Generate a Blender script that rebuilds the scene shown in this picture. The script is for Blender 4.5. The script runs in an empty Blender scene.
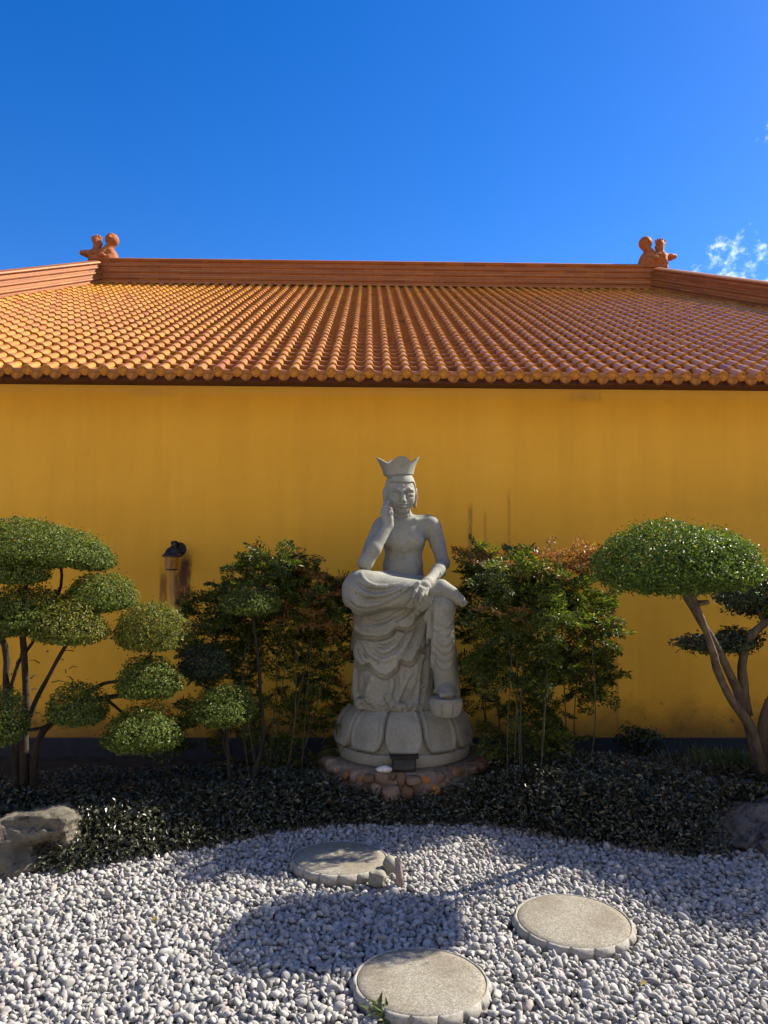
import bpy, bmesh, math, random
import numpy as np
from mathutils import Vector, Matrix, noise as mnoise

random.seed(7)
R = math.radians
PI = math.pi
SC = bpy.context.scene
COL = SC.collection

# ------------------------------------------------------------------ camera
CAM_Z, PITCH, YAW, ROLL, FPX = 1.56, 3.73, 1.15, 0.26, 768.0
cam_d = bpy.data.cameras.new('camera')
cam = bpy.data.objects.new('camera', cam_d)
COL.objects.link(cam)
cam_d.sensor_fit = 'VERTICAL'
cam_d.sensor_height = 36.0
cam_d.sensor_width = 27.0
cam_d.lens = 27.0
cam_d.clip_start = 0.05
cam_d.clip_end = 3000
CM = Matrix.Translation((0, 0, CAM_Z)) @ Matrix.Rotation(R(-YAW), 4, 'Z') @ Matrix.Rotation(R(90 + PITCH), 4, 'X') @ Matrix.Rotation(R(ROLL), 4, 'Z')
cam.matrix_world = CM
SC.camera = cam

def ray(px, py):
    return CM.to_3x3() @ Vector(((px - 384) / FPX, (512 - py) / FPX, -1.0))
def at(px, py, Y):
    d = ray(px, py); t = Y / d.y
    return Vector((d.x * t, Y, CAM_Z + d.z * t))
def atz(px, py, z):
    d = ray(px, py); t = (z - CAM_Z) / d.z
    return Vector((d.x * t, d.y * t, z))

# ------------------------------------------------------------------ light
SUN_V = Vector((1.14, 0.52, 1.0)).normalized()          # towards the sun
SUN_EL = math.asin(SUN_V.z)
SUN_AZ = math.atan2(SUN_V.x, SUN_V.y)                    # from +Y towards +X
sun_d = bpy.data.lights.new('sun', 'SUN')
sun_d.energy = 5.0
sun_d.angle = R(0.55)
sun_d.color = (1.0, 0.90, 0.74)
sun = bpy.data.objects.new('sun', sun_d)
COL.objects.link(sun)
sun.rotation_euler = SUN_V.to_track_quat('Z', 'Y').to_euler()
sun.location = SUN_V * 30

world = bpy.data.worlds.new('World')
SC.world = world
world.use_nodes = True
wn, wl = world.node_tree.nodes, world.node_tree.links
wn.clear()
def wnode(t, **kw):
    n = wn.new(t)
    for k, v in kw.items(): setattr(n, k, v)
    return n
w_out = wnode('ShaderNodeOutputWorld')
w_bg = wnode('ShaderNodeBackground')
w_sky = wnode('ShaderNodeTexSky', sky_type='NISHITA', sun_disc=False, sun_elevation=SUN_EL, sun_rotation=SUN_AZ,
              altitude=200.0, air_density=1.0, dust_density=0.25, ozone_density=4.0)
w_hsv = wnode('ShaderNodeHueSaturation')
w_hsv.inputs['Saturation'].default_value = 1.36
w_hsv.inputs['Hue'].default_value = 0.514
w_bg.inputs['Strength'].default_value = 0.080
wl.new(w_sky.outputs[0], w_hsv.inputs['Color'])
# clouds: a bank of broken cumulus low on the right, given by direction
w_tc = wnode('ShaderNodeTexCoord')
def w_math(op, a, b=None, c=None):
    n = wnode('ShaderNodeMath', operation=op)
    for i, v in enumerate((a, b, c)):
        if v is None: continue
        if isinstance(v, (int, float)): n.inputs[i].default_value = v
        else: wl.new(v, n.inputs[i])
    return n.outputs[0]
def w_blob(px, py, rad):
    d = ray(px, py).normalized()
    n = wnode('ShaderNodeVectorMath', operation='DISTANCE')
    wl.new(w_tc.outputs['Generated'], n.inputs[0]); n.inputs[1].default_value = d
    m = wnode('ShaderNodeMapRange', interpolation_type='SMOOTHSTEP')
    wl.new(n.outputs['Value'], m.inputs[0])
    m.inputs[1].default_value = rad; m.inputs[2].default_value = rad * 0.1
    return m.outputs[0]
w_ns = wnode('ShaderNodeTexNoise'); w_ns.inputs['Scale'].default_value = 55; w_ns.inputs['Detail'].default_value = 7; w_ns.inputs['Roughness'].default_value = 0.62
w_mp = wnode('ShaderNodeMapping'); w_mp.inputs['Scale'].default_value = (1, 1, 1.25)
wl.new(w_tc.outputs['Generated'], w_mp.inputs[0]); wl.new(w_mp.outputs[0], w_ns.inputs['Vector'])
b = w_math('MAXIMUM', w_math('MULTIPLY', w_blob(738, 258, 0.085), .74), w_math('MULTIPLY', w_blob(795, 298, 0.075), 1.25))
b = w_math('MAXIMUM', b, w_math('MULTIPLY', w_blob(777, 137, 0.04), 0.82))
b = w_math('MAXIMUM', b, w_math('MULTIPLY', w_blob(695, 270, 0.03), 0.6))
b = w_math('MAXIMUM', b, w_math('MULTIPLY', w_blob(900, 240, 0.16), 0.9))
cl = w_math('ADD', w_math('MULTIPLY', b, 0.62), w_math('SUBTRACT', w_ns.outputs[0], 0.88))
w_cr = wnode('ShaderNodeMapRange', interpolation_type='SMOOTHSTEP')
wl.new(cl, w_cr.inputs[0]); w_cr.inputs[1].default_value = 0.0; w_cr.inputs[2].default_value = 0.48
# unseen cloud cover added behind the viewer for neutral fill in the shade
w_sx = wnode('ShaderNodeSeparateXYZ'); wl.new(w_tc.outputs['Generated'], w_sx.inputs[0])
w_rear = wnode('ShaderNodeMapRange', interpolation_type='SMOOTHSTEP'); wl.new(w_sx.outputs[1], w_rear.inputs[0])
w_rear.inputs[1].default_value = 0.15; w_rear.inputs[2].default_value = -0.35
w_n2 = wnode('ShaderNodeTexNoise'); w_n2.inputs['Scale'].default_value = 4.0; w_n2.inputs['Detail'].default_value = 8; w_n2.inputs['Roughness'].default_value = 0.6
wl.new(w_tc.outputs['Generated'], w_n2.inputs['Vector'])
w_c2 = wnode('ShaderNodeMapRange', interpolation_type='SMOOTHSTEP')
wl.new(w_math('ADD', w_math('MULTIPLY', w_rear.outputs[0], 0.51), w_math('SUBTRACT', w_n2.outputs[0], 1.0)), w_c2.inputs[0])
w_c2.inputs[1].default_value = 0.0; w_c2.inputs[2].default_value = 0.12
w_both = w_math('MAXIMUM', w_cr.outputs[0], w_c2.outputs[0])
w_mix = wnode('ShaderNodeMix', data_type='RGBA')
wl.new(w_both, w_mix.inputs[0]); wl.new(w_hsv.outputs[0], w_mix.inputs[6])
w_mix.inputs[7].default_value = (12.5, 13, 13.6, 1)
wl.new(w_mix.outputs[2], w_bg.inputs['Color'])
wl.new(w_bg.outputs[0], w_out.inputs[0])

SC.view_settings.view_transform = 'Standard'
SC.view_settings.look = 'None'
SC.view_settings.exposure = 1.31
SC.view_settings.gamma = 1.0
SC.view_settings.use_curve_mapping = False
SC.render.engine = 'CYCLES'
SC.cycles.max_bounces = 8
SC.cycles.diffuse_bounces = 4
SC.cycles.use_denoising = True

# ------------------------------------------------------------------ object helpers
def tag(o, label=None, cat=None, group=None, kind=None):
    if label: o['label'] = label
    if cat: o['category'] = cat
    if group: o['group'] = group
    if kind: o['kind'] = kind
    return o
def empty(name, loc):
    o = bpy.data.objects.new(name, None)
    COL.objects.link(o); o.location = loc
    o.empty_display_size = 0.1
    return o
def link(name, me, m=None, parent=None, loc=None):
    o = bpy.data.objects.new(name, me)
    COL.objects.link(o)
    if m: me.materials.append(m)
    if parent: o.parent = parent
    if loc is not None: o.location = loc
    return o
def np_mesh(name, V, F, smooth=True):
    V = np.ascontiguousarray(V, dtype=np.float32)
    F = np.ascontiguousarray(F, dtype=np.int32)
    me = bpy.data.meshes.new(name)
    n, k = F.shape
    me.vertices.add(len(V)); me.vertices.foreach_set('co', V.ravel())
    me.loops.add(n * k); me.loops.foreach_set('vertex_index', F.ravel())
    me.polygons.add(n)
    me.polygons.foreach_set('loop_start', np.arange(0, n * k, k, dtype=np.int32))
    me.update(calc_edges=True)
    me.polygons.foreach_set('use_smooth', np.full(n, smooth, dtype=bool))
    me.validate()
    return me
class MB:
    """collects quads grids; builds one mesh"""
    def __init__(s): s.V = []; s.F = []; s.n = 0
    def add(s, V, F):
        V = np.asarray(V, dtype=np.float32).reshape(-1, 3); F = np.asarray(F, dtype=np.int32)
        s.V.append(V); s.F.append(F + s.n); s.n += len(V)
    def grid(s, P, close_u=False, close_v=False):
        P = np.asarray(P, dtype=np.float32); a, b = P.shape[:2]
        i = np.arange(a if close_u else a - 1); j = np.arange(b if close_v else b - 1)
        I, J = np.meshgrid(i, j, indexing='ij')
        I2, J2 = (I + 1) % a, (J + 1) % b
        F = np.stack([I * b + J, I2 * b + J, I2 * b + J2, I * b + J2], -1).reshape(-1, 4)
        s.add(P.reshape(-1, 3), F)
    def box(s, x0, x1, y0, y1, z0, z1):
        V = [(x, y, z) for x in (x0, x1) for y in (y0, y1) for z in (z0, z1)]
        F = [(0, 1, 3, 2), (4, 6, 7, 5), (0, 4, 5, 1), (2, 3, 7, 6), (0, 2, 6, 4), (1, 5, 7, 3)]
        s.add(V, F)
    def tube(s, pts, radii, seg=8, wob=0.0, rng=None, cap=True):
        pts = [Vector(p) for p in pts]; n = len(pts)
        rings = []; up = None
        for i, p in enumerate(pts):
            t = (pts[min(i + 1, n - 1)] - pts[max(i - 1, 0)]).normalized()
            if up is None:
                up = t.orthogonal().normalized()
            up = (up - t * up.dot(t)).normalized(); sd = t.cross(up)
            r = radii[i]
            ring = []
            for q in range(seg):
                a = 2 * PI * q / seg
                rr = r * (1 + (wob * math.sin(a * 2 + i * .9) + wob * .6 * math.sin(a * 3 - i * 1.7)))
                ring.append(p + (up * math.cos(a) + sd * math.sin(a)) * rr)
            rings.append(ring)
        if cap:
            rings.insert(0, [pts[0]] * seg); rings.append([pts[-1]] * seg)
        s.grid([[tuple(v) for v in r] for r in rings], close_v=True)
    def lathe(s, prof, seg=48, c=(0, 0, 0), fn=None):
        a = np.linspace(0, 2 * PI, seg, endpoint=False)
        P = np.zeros((len(prof), seg, 3))
        for i, (r, z) in enumerate(prof):
            P[i, :, 0] = c[0] + r * np.sin(a); P[i, :, 1] = c[1] - r * np.cos(a); P[i, :, 2] = c[2] + z
        if fn is not None: P = fn(P, a)
        s.grid(P[::-1], close_v=True)
    def mesh(s, name, smooth=True):
        return np_mesh(name, np.concatenate(s.V), np.concatenate(s.F), smooth)
    def build(s, name, m, parent=None, smooth=True, loc=None):
        return link(name, s.mesh(name, smooth), m, parent, loc)
def spline(pts, n):
    """Catmull-Rom through pts -> n samples"""
    P = np.array([tuple(p) for p in pts], dtype=float)
    if len(P) == 2:
        t = np.linspace(0, 1, n)[:, None]; return P[0] * (1 - t) + P[1] * t
    Q = np.vstack([2 * P[0] - P[1], P, 2 * P[-1] - P[-2]])
    out = []
    for u in np.linspace(0, len(P) - 1 - 1e-6, n):
        i = int(u); t = u - i
        a, b, c, d = Q[i], Q[i + 1], Q[i + 2], Q[i + 3]
        out.append(.5 * ((2 * b) + (-a + c) * t + (2 * a - 5 * b + 4 * c - d) * t * t + (-a + 3 * b - 3 * c + d) * t ** 3))
    return np.array(out)
def smooth_by_angle(o, deg=35):
    me = o.data
    me.set_sharp_from_angle(angle=R(deg))

# ------------------------------------------------------------------ materials
class NM:
    def __init__(s, name):
        s.m = bpy.data.materials.new(name); s.m.use_nodes = True
        s.t = s.m.node_tree; s.n = s.t.nodes; s.l = s.t.links
        s.b = s.n['Principled BSDF']; s.out = s.n['Material Output']
        s.tc = s.n.new('ShaderNodeTexCoord'); s.co = s.tc.outputs['Object']
    def node(s, t, **kw):
        n = s.n.new(t)
        for k, v in kw.items(): setattr(n, k, v)
        return n
    def set(s, inp, v):
        if hasattr(v, 'is_linked'): s.l.new(v, inp)
        elif isinstance(v, (tuple, list)) and len(v) == 3 and inp.type == 'RGBA': inp.default_value = (*v, 1)
        else: inp.default_value = v
    def noise(s, scale, detail=4, rough=.55, stretch=None, co=None, dist=0.0):
        n = s.node('ShaderNodeTexNoise'); n.inputs['Scale'].default_value = scale
        n.inputs['Detail'].default_value = detail; n.inputs['Roughness'].default_value = rough
        n.inputs['Distortion'].default_value = dist
        c = co or s.co
        if stretch:
            mp = s.node('ShaderNodeMapping'); mp.inputs['Scale'].default_value = stretch
            s.l.new(c, mp.inputs[0]); c = mp.outputs[0]
        s.l.new(c, n.inputs['Vector']); return n.outputs[0]
    def vor(s, scale, feature='F1', out='Distance', co=None):
        n = s.node('ShaderNodeTexVoronoi', feature=feature); n.inputs['Scale'].default_value = scale
        s.l.new(co or s.co, n.inputs['Vector']); return n.outputs[out]
    def ramp(s, fac, stops, interp='LINEAR'):
        n = s.node('ShaderNodeValToRGB'); e = n.color_ramp; e.interpolation = interp
        while len(e.elements) < len(stops): e.elements.new(.5)
        for i, (p, c) in enumerate(stops):
            e.elements[i].position = p
            e.elements[i].color = (*c, 1) if isinstance(c, (tuple, list)) else (c, c, c, 1)
        s.l.new(fac, n.inputs[0]); return n.outputs[0]
    def mix(s, fac, a, b, blend='MIX'):
        n = s.node('ShaderNodeMix', data_type='RGBA', blend_type=blend)
        s.set(n.inputs[0], fac); s.set(n.inputs[6], a); s.set(n.inputs[7], b); return n.outputs[2]
    def math(s, op, a, b=None, c=None):
        n = s.node('ShaderNodeMath', operation=op)
        for i, v in enumerate((a, b, c)):
            if v is not None: s.set(n.inputs[i], v)
        return n.outputs[0]
    def rng(s, v, a, b, c=0., d=1., smooth=True):
        n = s.node('ShaderNodeMapRange', interpolation_type='SMOOTHSTEP' if smooth else 'LINEAR')
        s.set(n.inputs[0], v)
        for i, q in enumerate((a, b, c, d)): n.inputs[i + 1].default_value = q
        return n.outputs[0]
    def xyz(s, co=None):
        n = s.node('ShaderNodeSeparateXYZ'); s.l.new(co or s.co, n.inputs[0]); return n.outputs
    def island(s):
        return s.node('ShaderNodeNewGeometry').outputs['Random Per Island']
    def bump(s, h, strength=.4, dist=.01):
        n = s.node('ShaderNodeBump'); n.inputs['Strength'].default_value = strength; n.inputs['Distance'].default_value = dist
        s.l.new(h, n.inputs['Height']); s.l.new(n.outputs[0], s.b.inputs['Normal'])
    def fin(s, color, rough=.8, spec=.4):
        s.set(s.b.inputs['Base Color'], color); s.set(s.b.inputs['Roughness'], rough)
        s.b.inputs['Specular IOR Level'].default_value = spec
        return s.m

def leaf_mat(name, stops, rough=.42, trans=.25, spec=.5, tcol=None):
    m = NM(name)
    r = m.island()
    c = m.ramp(r, stops)
    c = m.mix(.35, c, m.ramp(m.noise(3.0, 2), [(.3, (.45, .45, .45)), (.7, (1, 1, 1))]), 'MULTIPLY')
    m.fin(c, rough, spec)
    tr = m.node('ShaderNodeBsdfTranslucent')
    m.l.new(m.mix(1.0, c, tcol or (1.5, 1.45, .5), 'MULTIPLY'), tr.inputs[0])
    mx = m.node('ShaderNodeMixShader'); mx.inputs[0].default_value = trans
    m.l.new(m.b.outputs[0], mx.inputs[1]); m.l.new(tr.outputs[0], mx.inputs[2])
    m.l.new(mx.outputs[0], m.out.inputs[0])
    return m.m

def m_granite():
    m = NM('grey_granite')
    base = m.ramp(m.noise(3.2, 5, .6), [(.3, (.178, .181, .152)), (.7, (.272, .276, .232))])
    sp = m.noise(170, 2, .6)
    c = m.mix(.55, base, m.ramp(sp, [(.35, (.55, .55, .55)), (.5, (1, 1, 1)), (.66, (1.35, 1.33, 1.28))]), 'MULTIPLY')
    streak = m.noise(7, 4, .6, stretch=(1, 1, .18))
    c = m.mix(m.rng(streak, .52, .75, 0, .45), c, (.12, .12, .10))
    c = m.mix(m.rng(m.noise(9, 5, .7), .56, .75, 0, .35), c, (.40, .40, .37))
    m.bump(m.math('ADD', m.noise(140, 3, .7), m.math('MULTIPLY', m.noise(26, 4, .6), 1.5)), .35, .004)
    return m.fin(c, .82, .35)
def m_granite_b():
    m = NM('weathered_granite_slab')
    sp = m.noise(120, 3, .7)
    c = m.ramp(sp, [(.3, (.12, .108, .083)), (.5, (.21, .195, .155)), (.68, (.32, .30, .25))])
    c = m.mix(m.rng(m.noise(5, 4, .6), .42, .72, 0, .6), c, (.12, .095, .065))
    m.bump(sp, .5, .003)
    return m.fin(c, .85, .3)
def m_petal_rim():
    m = NM('pale_stone_rim')
    c = m.ramp(m.noise(60, 4, .7), [(.3, (.19, .18, .155)), (.7, (.33, .315, .275))])
    c = m.mix(m.rng(m.noise(8, 4, .6), .5, .75, 0, .55), c, (.17, .15, .11))
    m.bump(m.noise(90, 3), .5, .003)
    return m.fin(c, .85, .3)
def m_wall():
    m = NM('ochre_rendered_wall')
    x, y, z = m.xyz()
    base = m.ramp(m.noise(1.1, 4, .6), [(.3, (.69, .355, .022)), (.7, (.77, .405, .030))])
    st = m.noise(5.0, 5, .6, stretch=(1, 1, .07))
    c = m.mix(m.rng(st, .38, .72, .0, .30), base, (.58, .285, .020))
    st2 = m.noise(1.6, 3, .5, stretch=(1, 1, .05))
    c = m.mix(m.rng(st2, .55, .75, 0, .25), c, (.80, .45, .05))
    # paint lap lines: pale broad vertical roller bands
    def drip(px, py0, py1, w, col, amt, feather=.25, sc=16):
        nonlocal c
        a, bq = at(px, py0, WALL_Y), at(px, py1, WALL_Y)
        wob = m.noise(sc, 4, .65, stretch=(1, 1, .16))
        dx = m.math('ABSOLUTE', m.math('SUBTRACT', m.math('ADD', x, m.math('MULTIPLY', m.math('SUBTRACT', wob, .5), w * 2.2)), a.x))
        f = m.rng(dx, w, w * .25)
        f = m.math('MULTIPLY', f, m.rng(z, bq.z - feather, bq.z + feather * .4))
        f = m.math('MULTIPLY', f, m.rng(z, a.z + .06, a.z - .08))
        f = m.math('MULTIPLY', f, m.rng(m.noise(22, 4, .7, stretch=(1, 1, .35)), .25, .52, .35, 1))
        c = m.mix(m.math('MULTIPLY', f, amt), c, col)
    drip(186, 554, 604, .075, (.075, .022, .010), .95, .2)
    drip(178, 566, 606, .07, (.10, .032, .012), .85, .2)
    drip(164, 572, 602, .045, (.12, .042, .015), .75, .2)
    drip(172, 562, 610, .035, (.45, .27, .10), .5, .2)
    drip(470, 505, 548, .028, (.20, .10, .03), .60, .15)
    drip(485, 512, 545, .016, (.25, .12, .03), .35, .15)
    drip(509, 490, 545, .018, (.27, .13, .03), .40, .2)
    drip(612, 570, 618, .030, (.13, .055, .02), .75, .2)
    drip(616, 640, 715, .020, (.20, .10, .03), .5, .3)
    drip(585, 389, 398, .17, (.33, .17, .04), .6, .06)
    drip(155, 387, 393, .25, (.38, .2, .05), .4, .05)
    mot = m.noise(7, 6, .7)
    c = m.mix(m.rng(mot, .55, .8, 0, .22), c, (.50, .23, .018))
    # damp dirt along the foot of the wall
    dz = m.math('ADD', z, m.math('MULTIPLY', m.noise(3.2, 5, .65), -.55))
    c = m.mix(m.rng(dz, .22, -.18, 0, .75), c, (.14, .075, .022))
    spt = m.math('MULTIPLY', m.rng(m.noise(9, 5, .7), .57, .68), m.rng(z, .62, .25))
    c = m.mix(m.math('MULTIPLY', spt, .7), c, (.06, .04, .02))
    c = m.mix(m.rng(z, 2.93, 2.985, 0, .35), c, (.75, .42, .10))
    m.bump(m.math('ADD', m.noise(60, 4, .6), m.math('MULTIPLY', m.noise(2.5, 4), .8)), .25, .006)
    return m.fin(c, .72, .3)
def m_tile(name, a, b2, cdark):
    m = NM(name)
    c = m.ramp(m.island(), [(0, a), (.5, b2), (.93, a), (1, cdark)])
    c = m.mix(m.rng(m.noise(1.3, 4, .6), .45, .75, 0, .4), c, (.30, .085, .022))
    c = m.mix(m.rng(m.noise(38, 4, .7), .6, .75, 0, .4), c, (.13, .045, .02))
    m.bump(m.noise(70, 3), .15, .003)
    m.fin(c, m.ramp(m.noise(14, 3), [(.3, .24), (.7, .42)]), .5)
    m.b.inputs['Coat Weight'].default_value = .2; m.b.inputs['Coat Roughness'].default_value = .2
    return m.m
def m_ridge():
    m = NM('glazed_ridge_brick')
    n = m.node('ShaderNodeTexBrick')
    mp = m.node('ShaderNodeMapping'); mp.inputs['Rotation'].default_value = (PI / 2, 0, 0)
    m.l.new(m.co, mp.inputs[0]); m.l.new(mp.outputs[0], n.inputs['Vector'])
    n.inputs['Scale'].default_value = 1.0
    n.inputs['Brick Width'].default_value = .34; n.inputs['Row Height'].default_value = .0505
    n.inputs['Mortar Size'].default_value = .004
    n.inputs['Color1'].default_value = (.36, .122, .022, 1); n.inputs['Color2'].default_value = (.26, .082, .018, 1)
    n.inputs['Mortar'].default_value = (.14, .05, .018, 1)
    c = m.mix(m.rng(m.noise(5, 5, .7), .5, .72, 0, .5), n.outputs[0], (.20, .07, .03))
    m.bump(m.noise(50, 3), .3, .004)
    return m.fin(c, .6, .35)
def m_plain(name, col, rough=.6, spec=.4, var=.3, scale=14, metal=0, bump=.2):
    m = NM(name)
    d = tuple(q * (1 - var) for q in col); u = tuple(min(1, q * (1 + var * .6)) for q in col)
    c = m.ramp(m.noise(scale, 5, .65), [(.3, d), (.7, u)])
    m.bump(m.noise(scale * 5, 3), bump, .003)
    m.fin(c, rough, spec); m.b.inputs['Metallic'].default_value = metal
    return m.m
def m_pebble():
    m = NM('river_pebbles')
    r = m.island()
    c = m.ramp(r, [(0, (.17, .165, .155)), (.2, (.30, .29, .27)), (.5, (.325, .316, .297)), (.72, (.195, .189, .178)), (.86, (.43, .42, .40)), (.94, (.12, .118, .115)), (1, (.34, .30, .26))])
    c = m.mix(m.rng(m.noise(45, 5, .7), .4, .72, 0, .55), c, (.30, .29, .28))
    m.bump(m.noise(120, 3), .3, .003)
    return m.fin(c, .7, .35)
def m_gravelbed():
    m = NM('gravel_bed')
    v = m.vor(32)
    c = m.ramp(m.vor(32, out='Color'), [(.1, (.20, .19, .18)), (.9, (.42, .40, .37))])
    c = m.mix(m.rng(v, .45, .8), c, (.07, .065, .06))
    m.bump(m.math('SUBTRACT', 1.0, v), 1.0, .03)
    return m.fin(c, .85, .3)
def m_soil():
    m = NM('dark_soil')
    c = m.ramp(m.noise(9, 6, .7), [(.3, (.018, .013, .009)), (.7, (.055, .040, .026))])
    m.bump(m.noise(40, 5, .7), .8, .02)
    return m.fin(c, .95, .2)
def m_bark(name='grey_bark', a=(.07, .055, .04), b2=(.24, .19, .13)):
    m = NM(name)
    n = m.noise(18, 5, .7, stretch=(1, 1, .25))
    c = m.ramp(n, [(.3, a), (.7, b2)])
    c = m.mix(m.rng(m.noise(7, 4, .6), .55, .72, 0, .35), c, tuple(min(1, q * 1.8) for q in b2))
    m.bump(n, .8, .012)
    return m.fin(c, .85, .3)
def m_rock(name, a, b2, dark):
    m = NM(name)
    c = m.ramp(m.noise(7, 6, .7), [(.28, a), (.7, b2)])
    c = m.mix(m.rng(m.noise(22, 5, .75), .52, .66, 0, .85), c, dark)
    c = m.mix(m.rng(m.noise(40, 4, .7), .6, .72, 0, .5), c, (.36, .34, .30))
    m.bump(m.math('ADD', m.noise(30, 6, .75), m.noise(9, 4)), 1.0, .02)
    return m.fin(c, .9, .25)
def m_cobble():
    m = NM('masonry_cobbles')
    c = m.ramp(m.island(), [(0, (.11, .06, .03)), (.2, (.17, .115, .07)), (.4, (.085, .065, .048)), (.52, (.36, .15, .03)), (.62, (.15, .095, .06)), (.8, (.23, .185, .14)), (.92, (.11, .05, .03)), (1, (.30, .15, .05))])
    c = m.mix(m.rng(m.noise(24, 5, .7), .45, .7, 0, .6), c, (.10, .075, .055))
    m.bump(m.noise(50, 4, .7), .6, .006)
    return m.fin(c, .75, .35)

WALL_Y = 6.40
M = {}
M['granite'] = m_granite(); M['slab'] = m_granite_b(); M['rim'] = m_petal_rim()
M['wall'] = m_wall(); M['ridge'] = m_ridge()
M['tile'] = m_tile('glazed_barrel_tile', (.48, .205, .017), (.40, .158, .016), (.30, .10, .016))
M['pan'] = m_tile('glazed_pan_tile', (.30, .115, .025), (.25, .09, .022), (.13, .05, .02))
M['cap'] = m_plain('glazed_end_tile', (.43, .165, .012), .6, .25, .4, 30)
M['drip'] = m_plain('stained_drip_tile', (.29, .105, .010), .65, .25, .8, 26)
M['fascia'] = m_plain('dark_red_eave_board', (.085, .022, .014), .7)
M['plinth'] = m_plain('dark_painted_plinth', (.022, .024, .032), .65)
M['pebble'] = m_pebble(); M['bed'] = m_gravelbed(); M['soil'] = m_soil()
M['bark'] = m_bark('brown_bark', (.035, .025, .017), (.135, .10, .064)); M['barkdark'] = m_bark('dark_bark', (.009, .007, .005), (.038, .029, .02))
M['cane'] = m_bark('pale_cane', (.025, .02, .013), (.085, .07, .045))
M['ornament'] = m_plain('glazed_ornament', (.30, .088, .022), .75, .25, .35, 20)
M['rock_l'] = m_rock('pitted_limestone', (.075, .068, .05), (.20, .182, .142), (.022, .018, .013))
M['rock_r'] = m_rock('grey_boulder', (.07, .066, .064), (.19, .182, .172), (.025, .023, .022))
M['cobble'] = m_cobble()
M['mortar'] = m_plain('rough_mortar', (.16, .135, .105), .9, .2, .4, 18, bump=.8)
M['black'] = m_plain('black_plastic', (.004, .004, .0045), .6)
M['lampmetal'] = m_plain('blue_black_lamp_metal', (.008, .010, .02), .4, .5, .35, 30, metal=.3)
M['amber'] = m_plain('amber_lamp_glass', (.36, .14, .012), .35, .5, .35, 22)
M['white'] = m_plain('white_stone', (.60, .58, .54), .8, .3, .2, 30)
M['pinkish'] = m_plain('pale_pink_stone', (.28, .22, .195), .75, .3, .3, 30)
M['greenish'] = m_plain('pale_green_grey_stone', (.21, .205, .16), .8, .3, .25, 24)
G1 = [(0, (.040, .058, .010)), (.35, (.068, .105, .018)), (.7, (.118, .165, .030)), (1, (.205, .235, .055))]
M['leaf_pad'] = leaf_mat('clipped_leaf', G1, .55, .28, .25)
G1b = [(0, (.045, .060, .010)), (.35, (.085, .112, .016)), (.7, (.155, .168, .024)), (1, (.25, .215, .04))]
M['leaf_warm'] = leaf_mat('clipped_leaf_warm', G1b, .55, .28, .25)
M['leaf_dark'] = leaf_mat('dark_needle_leaf', [(0, (.012, .022, .008)), (.6, (.030, .050, .014)), (1, (.06, .085, .02))], .5, .12)
M['leaf_tree'] = leaf_mat('glossy_crown_leaf', [(0, (.025, .060, .012)), (.5, (.065, .115, .015)), (.85, (.12, .18, .022)), (1, (.20, .25, .04))], .48, .34, .4)
M['leaf_nand'] = leaf_mat('feathery_leaf', [(0, (.018, .040, .010)), (.5, (.05, .08, .012)), (.85, (.12, .155, .02)), (1, (.26, .25, .03))], .45, .34, .4)
M['leaf_red'] = leaf_mat('reddish_new_leaf', [(0, (.15, .05, .02)), (.3, (.24, .10, .03)), (.65, (.22, .19, .03)), (1, (.34, .18, .06))], .4, .35, tcol=(1.5, 1.1, .6))
M['leaf_cover'] = leaf_mat('ground_cover_leaf', [(0, (.012, .016, .006)), (.5, (.024, .028, .010)), (.85, (.052, .056, .025)), (1, (.15, .145, .095))], .36, .08, .55)
M['grassleaf'] = leaf_mat('grass_blade', [(0, (.04, .07, .012)), (1, (.12, .16, .03))], .45, .3)

# ------------------------------------------------------------------ ground
def sheet(name, x0, x1, y0, y1, z, m, kind='structure'):
    mb = MB(); mb.grid([[(x0, y0, z), (x0, y1, z)], [(x1, y0, z), (x1, y1, z)]][::-1])
    return tag(mb.build(name, m, None, False), kind=kind)
sheet('ground', -600, 600, -600, 900, -0.02, M['soil'])

# front edge of the planting bed (where the gravel stops), traced on the ground
edge_px = [(-260, 905), (-90, 880), (70, 872), (110, 866), (150, 858), (200, 849), (245, 839), (300, 827), (360, 823), (440, 823), (490, 825), (525, 832),
           (560, 840), (620, 849), (690, 857), (730, 858), (800, 856), (1000, 850)]
edge = np.array([[*atz(px, py, 0.03)[:2]] for px, py in edge_px])
def edge_y(x): return np.interp(x, edge[:, 0], edge[:, 1])
xs = np.linspace(-9, 9, 140)
bed = MB()
ey = np.where(np.abs(xs) < 3.2, edge_y(xs), np.where(xs < 0, edge[0, 1], edge[-1, 1])) + .06
bed.grid(np.stack([np.stack([xs, np.full_like(xs, -.9), np.full_like(xs, -.012)], -1), np.stack([xs, ey, np.full_like(xs, -.012)], -1)], 1)[::-1])
tag(bed.build('gravel_bed', M['bed'], None, False), kind='structure')

# unseen pale paving added behind the viewer to bounce sunlight onto the wall
def m_bounce_paving():
    m = NM('pale_bounce_paving')
    n = m.node('ShaderNodeTexBrick'); m.l.new(m.co, n.inputs['Vector'])
    n.inputs['Scale'].default_value = 1.0; n.inputs['Brick Width'].default_value = .8; n.inputs['Row Height'].default_value = .8; n.inputs['Mortar Size'].default_value = .006
    n.inputs['Color1'].default_value = (.80, .70, .55, 1); n.inputs['Color2'].default_value = (.74, .64, .50, 1); n.inputs['Mortar'].default_value = (.2, .18, .15, 1)
    c = m.mix(m.rng(m.noise(1.5, 5, .6), .4, .7, 0, .3), n.outputs[0], (.64, .56, .44))
    return m.fin(c, .8, .3)
sheet('bounce_paving', -45, 45, -40, -.6, -.008, m_bounce_paving())

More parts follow.
